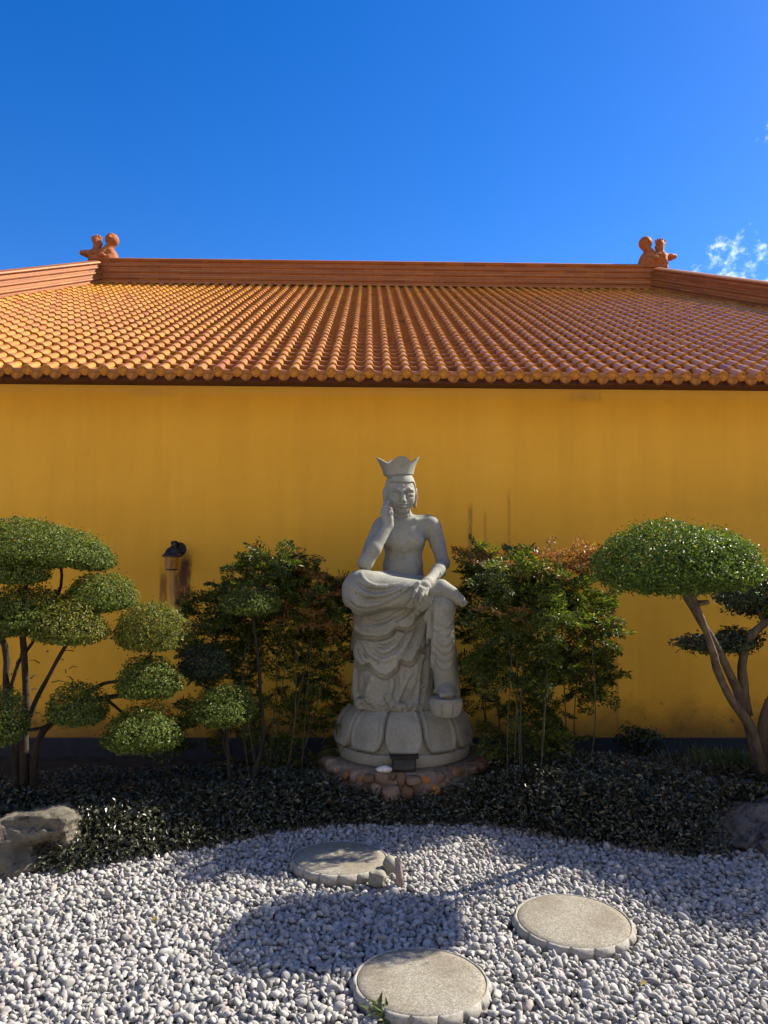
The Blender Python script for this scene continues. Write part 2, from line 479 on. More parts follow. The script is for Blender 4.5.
# stepping stones are needed to keep pebbles off them
STONES = [atz(340, 857, .055), atz(573, 919, .055), atz(421, 979, .055)]
RS = .252

def ico(sub):
    bm = bmesh.new(); bmesh.ops.create_icosphere(bm, subdivisions=sub, radius=1)
    V = np.array([v.co[:] for v in bm.verts]); F = np.array([[v.index for v in f.verts] for f in bm.faces])
    bm.free(); return V, F
def rand_rot(n, rng):
    q = rng.normal(size=(n, 4)); q /= np.linalg.norm(q, axis=1)[:, None]
    w, x, y, z = q.T
    return np.stack([1 - 2 * (y * y + z * z), 2 * (x * y - z * w), 2 * (x * z + y * w),
                     2 * (x * y + z * w), 1 - 2 * (x * x + z * z), 2 * (y * z - x * w),
                     2 * (x * z - y * w), 2 * (y * z + x * w), 1 - 2 * (x * x + y * y)], -1).reshape(n, 3, 3)
def gravel():
    rng = np.random.default_rng(3)
    P = []
    sp = .0235
    def layer(sp, z0, dz, keep, ymax):
        gy = np.arange(1.75, 4.75, sp * .87)
        for j, y in enumerate(gy):
            hw = .56 * y + .45
            gx = np.arange(-hw, hw, sp) + (sp / 2 if j % 2 else 0)
            p = np.stack([gx + rng.uniform(-.4, .4, len(gx)) * sp, y + rng.uniform(-.4, .4, len(gx)) * sp, z0 + rng.uniform(-dz, dz, len(gx))], -1)
            p = p[rng.random(len(p)) < keep]
            P.append(p)
    layer(sp, .004, .006, 1.0, 0)
    layer(sp * 1.25, .017, .007, .88, 0)
    P_ = np.concatenate(P)
    ok = P_[:, 1] < edge_y(P_[:, 0]) + .10
    for c in STONES:
        ok &= np.hypot(P_[:, 0] - c.x, P_[:, 1] - c.y) > RS + rng.uniform(-.012, .02, len(P_))
    P_ = P_[ok]
    # drift: gentle undulation
    P_[:, 2] += .012 * np.sin(P_[:, 0] * 2.1 + 1) * np.sin(P_[:, 1] * 2.7)
    n = len(P_)
    V0, F0 = ico(2)
    sc = rng.lognormal(0, .24, n)[:, None] * np.stack([rng.uniform(.0125, .0195, n), rng.uniform(.0095, .0135, n), rng.uniform(.006, .0105, n)], -1)
    Rm = rand_rot(n, rng)
    # flatten tilt: mix of random yaw and moderate tilt
    yaw = rng.uniform(0, 2 * PI, n); ti = rng.normal(0, .75, n); tj = rng.normal(0, .75, n)
    cy, sy = np.cos(yaw), np.sin(yaw); ci, si = np.cos(ti), np.sin(ti); cj, sj = np.cos(tj), np.sin(tj)
    Rz = np.zeros((n, 3, 3)); Rz[:, 0, 0] = cy; Rz[:, 0, 1] = -sy; Rz[:, 1, 0] = sy; Rz[:, 1, 1] = cy; Rz[:, 2, 2] = 1
    Rx = np.zeros((n, 3, 3)); Rx[:, 0, 0] = 1; Rx[:, 1, 1] = ci; Rx[:, 1, 2] = -si; Rx[:, 2, 1] = si; Rx[:, 2, 2] = ci
    Ry = np.zeros((n, 3, 3)); Ry[:, 1, 1] = 1; Ry[:, 0, 0] = cj; Ry[:, 0, 2] = sj; Ry[:, 2, 0] = -sj; Ry[:, 2, 2] = cj
    RR = Rz @ Rx @ Ry
    # lumpy variants: superquadric-ish facets
    k = rng.normal(size=(n, 3, 3)); ph = rng.uniform(0, 6.28, (n, 3))
    V = np.zeros((n, len(V0), 3), np.float32)
    for s in range(0, n, 4000):
        e = min(n, s + 4000)
        d = 1 + .10 * np.sin(np.einsum('nij,vj->nvi', k[s:e] * 1.6, V0) + ph[s:e, None, :]).sum(-1) / 1.5
        v = V0[None] * d[..., None]
        for q_ in range(4):      # worn facets
            nn = rng.normal(size=(e - s, 3)); nn /= np.linalg.norm(nn, axis=1, keepdims=True)
            ov = np.maximum(0, np.einsum('nvi,ni->nv', v, nn) - rng.uniform(.55, .85, (e - s, 1)))
            v = v - ov[..., None] * nn[:, None, :]
        v = v * sc[s:e, None, :]
        V[s:e] = np.einsum('nij,nvj->nvi', RR[s:e], v) + P_[s:e, None, :]
    F = (F0[None] + (np.arange(n) * len(V0))[:, None, None]).reshape(-1, 3)
    o = link('gravel', np_mesh('gravel', V.reshape(-1, 3), F), M['pebble'])
    tag(o, 'pale grey and white river pebbles spread between the stepping stones', 'gravel', kind='stuff')
gravel()

# ------------------------------------------------------------------ SDF sculpting
class SDF:
    def __init__(s, lo, hi, h):
        s.ax = [np.arange(lo[i], hi[i] + h, h, dtype=np.float32) for i in range(3)]
        s.h = h
        s.D = np.full([len(a) for a in s.ax], .5, np.float32)
    def block(s, lo, hi):
        sl = []
        for i in range(3):
            a = np.searchsorted(s.ax[i], lo[i]); b = np.searchsorted(s.ax[i], hi[i])
            sl.append(slice(max(0, a - 1), min(len(s.ax[i]), b + 1)))
        return tuple(sl), s.ax[0][sl[0]][:, None, None], s.ax[1][sl[1]][None, :, None], s.ax[2][sl[2]][None, None, :]
    def _apply(s, fn, lo, hi, k, op):
        m = k + .03
        sl, X, Y, Z = s.block([q - m for q in lo], [q + m for q in hi])
        d = fn(X, Y, Z).astype(np.float32); a = s.D[sl]
        if op == 'sub': a, d = -a, d          # max(a,-d) = -min(-a,d)
        if k > 0:
            h = np.clip(.5 + .5 * (a - d) / k, 0, 1)
            r = a + (d - a) * h - k * h * (1 - h)
        else: r = np.minimum(a, d)
        s.D[sl] = -r if op == 'sub' else r
    def cap(s, a, b, ra, rb, k=.02, op='add'):
        a = np.array(a, float); b = np.array(b, float); ba = b - a; L = max(ba @ ba, 1e-9)
        def fn(X, Y, Z):
            t = np.clip(((X - a[0]) * ba[0] + (Y - a[1]) * ba[1] + (Z - a[2]) * ba[2]) / L, 0, 1)
            return np.sqrt((X - a[0] - ba[0] * t) ** 2 + (Y - a[1] - ba[1] * t) ** 2 + (Z - a[2] - ba[2] * t) ** 2) - (ra + (rb - ra) * t)
        r = max(ra, rb)
        s._apply(fn, np.minimum(a, b) - r, np.maximum(a, b) + r, k, op)
    def ell(s, c, r, k=.02, op='add', rot=None):
        c = np.array(c, float); r = np.array(r, float)
        Rm = np.array(rot.transposed()) if rot is not None else np.eye(3)
        def fn(X, Y, Z):
            x, y, z = X - c[0], Y - c[1], Z - c[2]
            u = [(Rm[i, 0] * x + Rm[i, 1] * y + Rm[i, 2] * z) for i in range(3)]
            k0 = np.sqrt(sum((u[i] / r[i]) ** 2 for i in range(3))); k1 = np.sqrt(sum((u[i] / r[i] ** 2) ** 2 for i in range(3)))
            return k0 * (k0 - 1) / np.maximum(k1, 1e-6)
        q = r.max() if rot is not None else r
        s._apply(fn, c - q, c + q, k, op)
    def chain(s, pts, rad, k=.02, op='add'):
        for i in range(len(pts) - 1):
            s.cap(pts[i], pts[i + 1], rad[i], rad[i + 1], k if i == 0 or op == 'sub' else min(k, .02), op)
    def front_y(s, x, z):
        """first y where the shape is met looking along +y"""
        i = int(np.clip(np.searchsorted(s.ax[0], x), 0, len(s.ax[0]) - 1)); j = int(np.clip(np.searchsorted(s.ax[2], z), 0, len(s.ax[2]) - 1))
        col = s.D[i, :, j]; w = np.nonzero(col < 0)[0]
        return float(s.ax[1][w[0]]) if len(w) else None
    def mesh(s, name):
        D = s.D; xs, ys, zs = s.ax
        S = D < 0
        c = [S[i:S.shape[0] - 1 + i, j:S.shape[1] - 1 + j, k:S.shape[2] - 1 + k] for i in (0, 1) for j in (0, 1) for k in (0, 1)]
        al = c[0].copy(); an = c[0].copy()
        for q in c[1:]: al &= q; an |= q
        I, J, K = np.nonzero(an & ~al)
        idx = np.full(an.shape, -1, np.int32); idx[I, J, K] = np.arange(len(I))
        off = [(i, j, k) for i in (0, 1) for j in (0, 1) for k in (0, 1)]
        val = [D[I + o[0], J + o[1], K + o[2]] for o in off]
        acc = np.zeros((len(I), 3)); cnt = np.zeros(len(I))
        for a in range(8):
            for b_ in range(a + 1, 8):
                df = [off[b_][q] - off[a][q] for q in range(3)]
                if sum(abs(q) for q in df) != 1: continue
                va, vb = val[a], val[b_]; msk = (va < 0) != (vb < 0)
                t = np.where(msk, va / np.where(msk, va - vb, 1), 0)
                for q in range(3): acc[:, q] += msk * (off[a][q] + df[q] * t)
                cnt += msk
        acc /= cnt[:, None]
        V = np.stack([xs[I] + acc[:, 0] * s.h, ys[J] + acc[:, 1] * s.h, zs[K] + acc[:, 2] * s.h], -1)
        F = []
        for ax in range(3):
            sl0 = [slice(None)] * 3; sl1 = [slice(None)] * 3; sl0[ax] = slice(0, -1); sl1[ax] = slice(1, None)
            A, B = S[tuple(sl0)], S[tuple(sl1)]
            e = np.nonzero(A != B); flip = A[e]
            u, v = (ax + 1) % 3, (ax + 2) % 3
            g = [np.array(q) for q in e]
            ok = (g[u] > 0) & (g[v] > 0) & (g[u] < idx.shape[u]) & (g[v] < idx.shape[v]) & (g[ax] < idx.shape[ax])
            g = [q[ok] for q in g]; flip = flip[ok]
            def cell(du, dv):
                h = [q.copy() for q in g]; h[u] -= du; h[v] -= dv; return idx[h[0], h[1], h[2]]
            q = np.stack([cell(1, 1), cell(0, 1), cell(0, 0), cell(1, 0)], -1)
            q[~flip] = q[~flip][:, ::-1]
            F.append(q)
        F = np.concatenate(F); F = F[(F >= 0).all(1)]
        return np_mesh(name, V, F)

# ------------------------------------------------------------------ temple hall
def temple():
    root = empty('temple_hall', (0, WALL_Y, 0))
    tag(root, 'long ochre rendered temple hall with orange glazed tile hipped roof behind the statue', 'building')
    W0 = Vector((0, WALL_Y, 0))
    EY, EZ, SL, HC = 6.05, 3.045, .470, 3.4    # HC: the hips run steeply in plan, so the end slopes are short and steep            # eave line and slope
    RY = 12.75; RZ = EZ + SL * (RY - EY); dep = RY - EY
    XL, XR = at(98, 280, RY).x - dep / HC, at(655, 285, RY).x + dep / HC                     # eave ends
    YB = RY + dep
    x0, x1 = XL + .35, XR - .35; yb = YB - .35
    # walls (hollow box, 0.25 m thick)
    mb = MB(); t = .25; H = 3.03
    mb.box(x0, x1, 0, t, 0, H); mb.box(x0, x1, yb - WALL_Y - t, yb - WALL_Y, 0, H)
    mb.box(x0, x0 + t, t + .001, yb - WALL_Y - t - .001, 0, H); mb.box(x1 - t, x1, t + .001, yb - WALL_Y - t - .001, 0, H)
    w = mb.mesh('wall', False); w.transform(Matrix.Translation((0, 0, 0)))
    # object coordinates of the material are world-like: keep mesh in world space via root at y
    for v in w.vertices: pass
    wo = link('wall', w, M['wall'], root)
    pz = at(384, 737.5, WALL_Y).z
    mb = MB(); mb.box(x0 - .018, x1 + .018, -.018, .1, -.05, pz)
    mb.build('plinth', M['plinth'], root, False)
    # eave board and soffit
    mb = MB()
    ez0 = 3.03
    for (a, b_, c, d) in ((XL + .06, XR - .06, EY + .05 - WALL_Y, EY + .09 - WALL_Y), (XL + .06, XR - .06, YB - .09 - WALL_Y, YB - .05 - WALL_Y)):
        mb.box(a, b_, c, d, ez0 - .030, ez0 + .045)
    for (a, b_) in ((XL + .06, XL + .1), (XR - .1, XR - .06)):
        mb.box(a, b_, EY + .0905 - WALL_Y, YB - .0905 - WALL_Y, ez0 - .030, ez0 + .045)
    mb.build('eave_board', M['fascia'], root, False)
    mb = MB(); mb.box(XL + .1005, XR - .1005, EY + .0905 - WALL_Y, YB - .0905 - WALL_Y, ez0 + .002, ez0 + .03)
    mb.build('soffit', M['fascia'], root, False)
    # under-roof deck
    roof = empty('roof', (0, 0, 0)); roof.parent = root
    RXL, RXR = XL + dep / HC, XR - dep / HC
    mb = MB()
    e = [(XL + .1, EY + .1 - WALL_Y, EZ + .0), (XR - .1, EY + .1 - WALL_Y, EZ), (XR - .1, YB - .1 - WALL_Y, EZ), (XL + .1, YB - .1 - WALL_Y, EZ)]
    r0, r1 = (RXL, RY - WALL_Y, RZ - .03), (RXR, RY - WALL_Y, RZ - .03)
    mb.add([*e, r0, r1], [(0, 1, 5, 4), (1, 2, 5, 5), (2, 3, 4, 5), (3, 0, 4, 4)])
    bmq = bmesh.new(); vs = [bmq.verts.new(v) for v in [*e, r0, r1]]
    for f in ((0, 1, 5, 4), (1, 2, 5), (2, 3, 4, 5), (3, 0, 4)): bmq.faces.new([vs[i] for i in f])
    me = bpy.data.meshes.new('roof_deck'); bmq.to_mesh(me); bmq.free()
    link('roof_deck', me, M['fascia'], roof)
    SP, CO, RB = .150, .205, .0365
    rng = np.random.default_rng(5)
    def slope(name_b, name_p, length, tf, sl, ratio, depth):
        """tiles of one slope; local frame: u along eave 0..length, v up the slope in plan, w height"""
        ca, sa = math.cos(math.atan(sl)), math.sin(math.atan(sl))
        B, Pn = MB(), MB()
        nb = int(length / SP)
        u0 = (length - (nb - 1) * SP) / 2
        seg = 8
        ang = np.linspace(0, PI, seg + 1)
        caps = []
        for i in range(-1, nb + 1):
            for kind in (0, 1):
                u = u0 + i * SP + (SP / 2 if kind else 0)
                if u < .04 or u > length - .04: continue
                vmax = min(u * ratio, (length - u) * ratio, depth) - .02
                L = vmax / ca
                n = max(1, int(math.ceil(L / CO)))
                for j in range(n):
                    s0, s1 = j * CO, min((j + 1) * CO + .02, L)
                    if s1 - s0 < .03: continue
                    jt = rng.uniform(-.002, .002); jz = rng.uniform(-.0025, .0025)
                    if kind == 0:
                        ra, rb_ = RB + .008, RB - .008
                        rings = []
                        for (s_, r_) in ((s0, ra - .012), (s0, ra), (s1, rb_)):
                            lift = .022 + jz
                            x = u + jt + r_ * np.cos(ang); hgt = lift + r_ * np.sin(ang)
                            rings.append(np.stack([x, s_ * ca - hgt * sa, s_ * sa + hgt * ca], -1))
                        B.grid(tf(np.array(rings)))
                        if j == 0: caps.append(u)
                    else:
                        w_ = SP / 2 - .014
                        q = np.linspace(-1, 1, 6)
                        rings = []
                        for (s_, l_) in ((s0, .000), (s0, .034 + jz), (s1, .000)):
                            hgt = l_ + .016 * q * q
                            rings.append(np.stack([u + w_ * q, s_ * ca - hgt * sa, s_ * sa + hgt * ca], -1))
                        Pn.grid(tf(np.array(rings)))
        B.build(name_b, M['tile'], roof, True).data.set_sharp_from_angle(angle=R(40))
        Pn.build(name_p, M['pan'], roof, True).data.set_sharp_from_angle(angle=R(40))
        return caps
    tfF = lambda P: np.stack([P[..., 0] + XL, P[..., 1] + EY - WALL_Y, P[..., 2] + EZ], -1)
    tfB = lambda P: np.stack([XR - P[..., 0], YB - P[..., 1] - WALL_Y, P[..., 2] + EZ], -1)
    tfL = lambda P: np.stack([XL + P[..., 1], YB - P[..., 0] - WALL_Y, P[..., 2] + EZ], -1)
    tfR = lambda P: np.stack([XR - P[..., 1], EY + P[..., 0] - WALL_Y, P[..., 2] + EZ], -1)
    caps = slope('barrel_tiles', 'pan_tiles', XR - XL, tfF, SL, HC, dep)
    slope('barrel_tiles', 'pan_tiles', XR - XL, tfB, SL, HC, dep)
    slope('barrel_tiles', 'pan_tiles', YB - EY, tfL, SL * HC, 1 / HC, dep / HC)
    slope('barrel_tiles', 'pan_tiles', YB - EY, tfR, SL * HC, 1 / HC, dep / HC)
    # round end tiles and hanging drip tiles along the front eave
    mb = MB()
    rr = RB + .001
    mb.lathe([(0, .0), (rr * .55, .0), (rr * .6, .003), (rr * .78, .003), (rr * .82, -.002), (rr, -.002), (rr, -.03), (0, -.03)], 20)
    cap_me = mb.mesh('end_tile'); cap_me.transform(Matrix.Rotation(PI / 2, 4, 'X')); cap_me.set_sharp_from_angle(angle=R(40)); cap_me.materials.append(M['cap'])
    # drip: shield-shaped plate hanging below the eave
    pts = [(-.052, .012), (-.05, -.012), (-.038, -.036), (-.018, -.050), (0, -.056), (.018, -.050), (.038, -.036), (.05, -.012), (.052, .012), (.03, .004), (0, .0), (-.03, .004)]
    bm = bmesh.new()
    f = bm.faces.new([bm.verts.new((p[0], 0, p[1])) for p in pts])
    ex = bmesh.ops.extrude_face_region(bm, geom=[f])
    bmesh.ops.translate(bm, vec=(0, .014, 0), verts=[v for v in ex['geom'] if isinstance(v, bmesh.types.BMVert)])
    bmesh.ops.recalc_face_normals(bm, faces=bm.faces)
    ins = [q for q in bm.faces if q.normal.y < -.9]
    bmesh.ops.inset_region(bm, faces=ins, thickness=.007, depth=-.003)
    drip_me = bpy.data.meshes.new('drip_tile'); bm.to_mesh(drip_me); bm.free(); drip_me.materials.append(M['drip'])
    ca, sa = math.cos(math.atan(SL)), math.sin(math.atan(SL))
    near = sorted(caps, key=lambda u: abs(u + XL))[:96]
    for u in near:
        c = bpy.data.objects.new('end_tile', cap_me); COL.objects.link(c); c.parent = roof
        h = .022
        c.location = (XL + u, EY - WALL_Y - h * sa - .004, EZ + h * ca + .0)
        c.rotation_euler = (R(rng.uniform(-4, 4)), R(rng.uniform(0, 360)), R(rng.uniform(-4, 4))); c.scale = (1.06, 1, 1.06)
    for u in near:
        d = bpy.data.objects.new('drip_tile', drip_me); COL.objects.link(d); d.parent = roof
        d.location = (XL + u + SP / 2, EY - WALL_Y - .012, EZ + .004 + rng.uniform(-.003, .003))
        d.rotation_euler = (R(-14), R(rng.uniform(-4, 4)), R(rng.uniform(-4, 4))); d.scale = (1.0, 1, 1.08)
    # ridges: banded profile extruded
    def prof(h, w):
        # half-round courses alternating with recessed fillets
        bands = [(.00, .52), (.02, .56), (.06, .56), (.075, .485), (.16, .485), (.175, .555), (.21, .58), (.245, .555), (.26, .475), (.40, .475), (.415, .54), (.45, .565), (.485, .54), (.50, .46),
                 (.62, .46), (.635, .53), (.67, .555), (.705, .53), (.72, .46), (.82, .46), (.835, .55), (.87, .60), (.92, .575), (.965, .46), (1.0, .2), (1.0, 0)]
        right = [(w * b_, h * a) for a, b_ in bands]
        return [(-x, z) for x, z in right][:-1] + right[::-1]
    def ridge(name, p0, p1, h, w):
        p0, p1 = Vector(p0), Vector(p1); L = (p1 - p0).length
        d = (p1 - p0).normalized(); sd = Vector((d.y, -d.x, 0)).normalized(); up = sd.cross(d)
        pr = prof(h, w)
        n = max(2, int(L / .26))
        rows = []
        o = MB()
        for i in range(n + 1):
            rows.append([(L * i / n, x, z) for x, z in pr])
        o.grid(rows)
        # end faces
        for xx in (0, L):
            c = [(xx, x, z) for x, z in pr]; m_ = len(c) // 2
            o.grid([c[:m_], c[::-1][:m_]])
        ob = o.build(name, M['ridge'], roof, True); ob.data.set_sharp_from_angle(angle=R(30))
        ob.matrix_local = Matrix.Translation(p0) @ Matrix(((d.x, sd.x, up.x), (d.y, sd.y, up.y), (d.z, sd.z, up.z))).to_4x4()
        return ob
    ry = RY - WALL_Y
    ridge('main_ridge', (RXL - .12, ry, RZ - .02), (RXR + .12, ry, RZ - .02), .455, .30)
    dz = EZ - RZ
    for sx, X0, XE in ((-1, RXL, XL), (1, RXR, XR)):
        for sy in (-1, 1):
            ridge('hip_ridge', (X0 - sx * .0, ry + sy * .06, RZ + .0), (XE - sx * .1, ry + sy * (dep - .1), EZ + .04), .37, .28)
    # dragon-fish ridge-end ornaments
    def ornament(mirror, ax, az):
        # traced with the ridge end as origin; units metres; snout towards -x
        k = RY / 768
        def q(px, py, y=0): return ((px - 103) * k, y, (264 - py) * k)
        s = SDF((-.52, -.22, -.22), (.42, .22, .66), .013)
        s.ell(q(111.5, 239), (0.1118, 0.0825, 0.1118), 0.0127)
        s.ell(q(111.5, 239), (0.0381, 0.1143, 0.0381), 0.0191)
        s.cap(q(110.5, 245), q(105, 253), .060, .085, .025)
        s.cap(q(96, 260), q(110, 261), 0.1080, 0.1143, 0.0381)
        s.cap(q(96, 254), q(104, 257), 0.0889, 0.1016, 0.0381)
        for bx_ in (94.5, 100, 106, 111.5):
            s.cap(q(bx_, 254), q(bx_, 266), .085, .09, .02)
        s.cap(q(114, 257), q(116, 264), 0.0698, 0.0762, 0.0254)
        s.chain([q(93, 254), q(86, 253.5), q(81.5, 253)], [0.0635, 0.0533, 0.0381], 0.0191)
        s.cap(q(82, 251), q(80.5, 250.5), 0.0203, 0.0152, 0.0102)
        s.cap(q(96.5, 252), q(96, 240), 0.0610, 0.0533, 0.0254)
        for dx, tx, ty in ((-3.5, -5.4, 235.8), (-1.7, -2.6, 234.2), (0, 0, 233.8), (1.8, 2.8, 234.4), (3.4, 5, 236.2)):
            s.cap(q(96 + dx * 0.7620, 241), q(96 + tx, ty), 0.0330, 0.0140, 0.0191)
        s.cap(q(100.5, 243), q(99, 247), 0.0254, 0.0254, 0.0152)
        s.ell(q(97, 256, -0.1080), (0.0445, 0.0254, 0.0381), 0.0127)
        s.ell(q(105, 259, -0.1207), (0.0635, 0.0191, 0.0381), 0.0152)
        me = s.mesh('ridge_ornament')
        o = link('ridge_ornament', me, M['ornament'], roof)
        o.location = (ax, ry, az); o.scale = (1, 1.6, 1)
        if mirror:
            me.transform(Matrix.Scale(-1, 4, (1, 0, 0))); me.flip_normals()
        return o
    aL = at(103, 264, RY); aR = at(654, 267, RY)
    ornament(False, aL.x, aL.z); ornament(True, aR.x, aR.z)
    return root
hall = temple()
# wall material uses object coords of a child at y=WALL_Y: x and z equal world x and z

# ------------------------------------------------------------------ wall lantern
def lantern():
    c = at(171.5, 557, WALL_Y - .13)
    root = empty('wall_lantern', (c.x, WALL_Y, c.z))
    tag(root, 'small carriage lantern with dark metal hood and amber glass mounted on ochre wall', 'lantern')
    root.scale = (.88, .88, .88)
    y = -.13
    mb = MB(); mb.lathe([(.0, .0), (.07, .0), (.095, .004), (.095, .014), (.072, .035), (.05, .075), (.03, .09), (.012, .096), (.010, .12), (.016, .125), (.014, .145), (0, .15)], 8, (0, y, .0))
    mb.build('hood', M['lampmetal'], root, False)
    mb = MB(); mb.lathe([(0, 0), (.066, 0), (.058, -.105), (0, -.105)][::-1], 8, (0, y, -.003))
    mb.build('glass', M['amber'], root, False)
    mb = MB(); mb.lathe([(0, -.109), (.060, -.109), (.060, -.118), (.03, -.124), (0, -.126)][::-1], 8, (0, y, 0))
    mb.build('bottom_rim', M['lampmetal'], root, False)
    mb = MB(); mb.tube(spline([(0.02, -.02, .09), (.03, -.06, .13), (.015, -.11, .14), (0, y, .12)], 10), [.012] * 10, 8)
    mb.build('arm', M['lampmetal'], root)
    mb = MB(); mb.lathe([(0, .02), (.055, .02), (.066, .008), (.066, 0), (0, 0)], 24)
    o = mb.build('wall_plate', M['lampmetal'], root); o.rotation_euler = (PI / 2, 0, 0); o.location = (.035, 0, .075); o.data.set_sharp_from_angle(angle=R(35))
lantern()

# ------------------------------------------------------------------ masonry base of the statue
SY = 5.42
PL_Z = .25
def masonry():
    c = atz(405, 775, PL_Z); cx = at(404, 775, SY).x
    root = empty('masonry_base', (cx, SY, 0))
    tag(root, 'round low base of brown and orange cobbles set in mortar under the statue', 'stone base')
    mb = MB()
    def fn(P, a):
        for i in range(P.shape[0]):
            for j in range(P.shape[1]):
                v = Vector(P[i, j]); n = mnoise.noise(v * 9) * .012
                P[i, j, 2] += n if P[i, j, 2] > .1 else 0
        return P
    mb.lathe([(.575, -.03), (.575, .12), (.565, .215), (.55, .245), (.45, .25), (.3, .25), (0, .25)], 90, fn=fn)
    mb.build('mortar_core', M['mortar'], root)
    rng = np.random.default_rng(8)
    V0, F0 = ico(3); cb = MB()
    for row, (z, hz) in enumerate(((.04, .06), (.135, .052), (.215, .042))):
        a = rng.uniform(0, .2); tot = 0
        while tot < 2 * PI - .1:
            w = rng.uniform(.05, .13) if row < 2 else rng.uniform(.045, .11)
            da = w / .59
            th = a + tot + da / 2; tot += da
            sc = np.array([w * .5 * rng.uniform(.82, 1.08), .05, hz * rng.uniform(.6, 1.05)])
            v = np.sign(V0) * np.abs(V0) ** .72
            ph = rng.uniform(0, 6, 3); kk = rng.normal(size=(3, 3)) * 2
            v = v * (1 + .12 * np.sin(V0 @ kk + ph).sum(1, keepdims=True) / 2) * sc
            tl = rng.normal(0, .35); v = v @ np.array([[math.cos(tl), 0, math.sin(tl)], [0, 1, 0], [-math.sin(tl), 0, math.cos(tl)]])
            r = .575 + rng.uniform(-.03, .028) - (.03 if row == 2 else 0)
            x, y = v[:, 0], v[:, 1] - r
            cs, sn = math.cos(th), math.sin(th); v[:, 2] += rng.uniform(-.016, .016)
            cb.add(np.stack([x * cs - y * sn, x * sn + y * cs, v[:, 2] + z + rng.uniform(-.008, .008)], -1), np.c_[F0, F0[:, 2:3]][:, :3])
    F = np.concatenate(cb.F); V = np.concatenate(cb.V)
    link('cobble_facing', np_mesh('cobble_facing', V, F), M['cobble'], root)
    return root
mas = masonry()

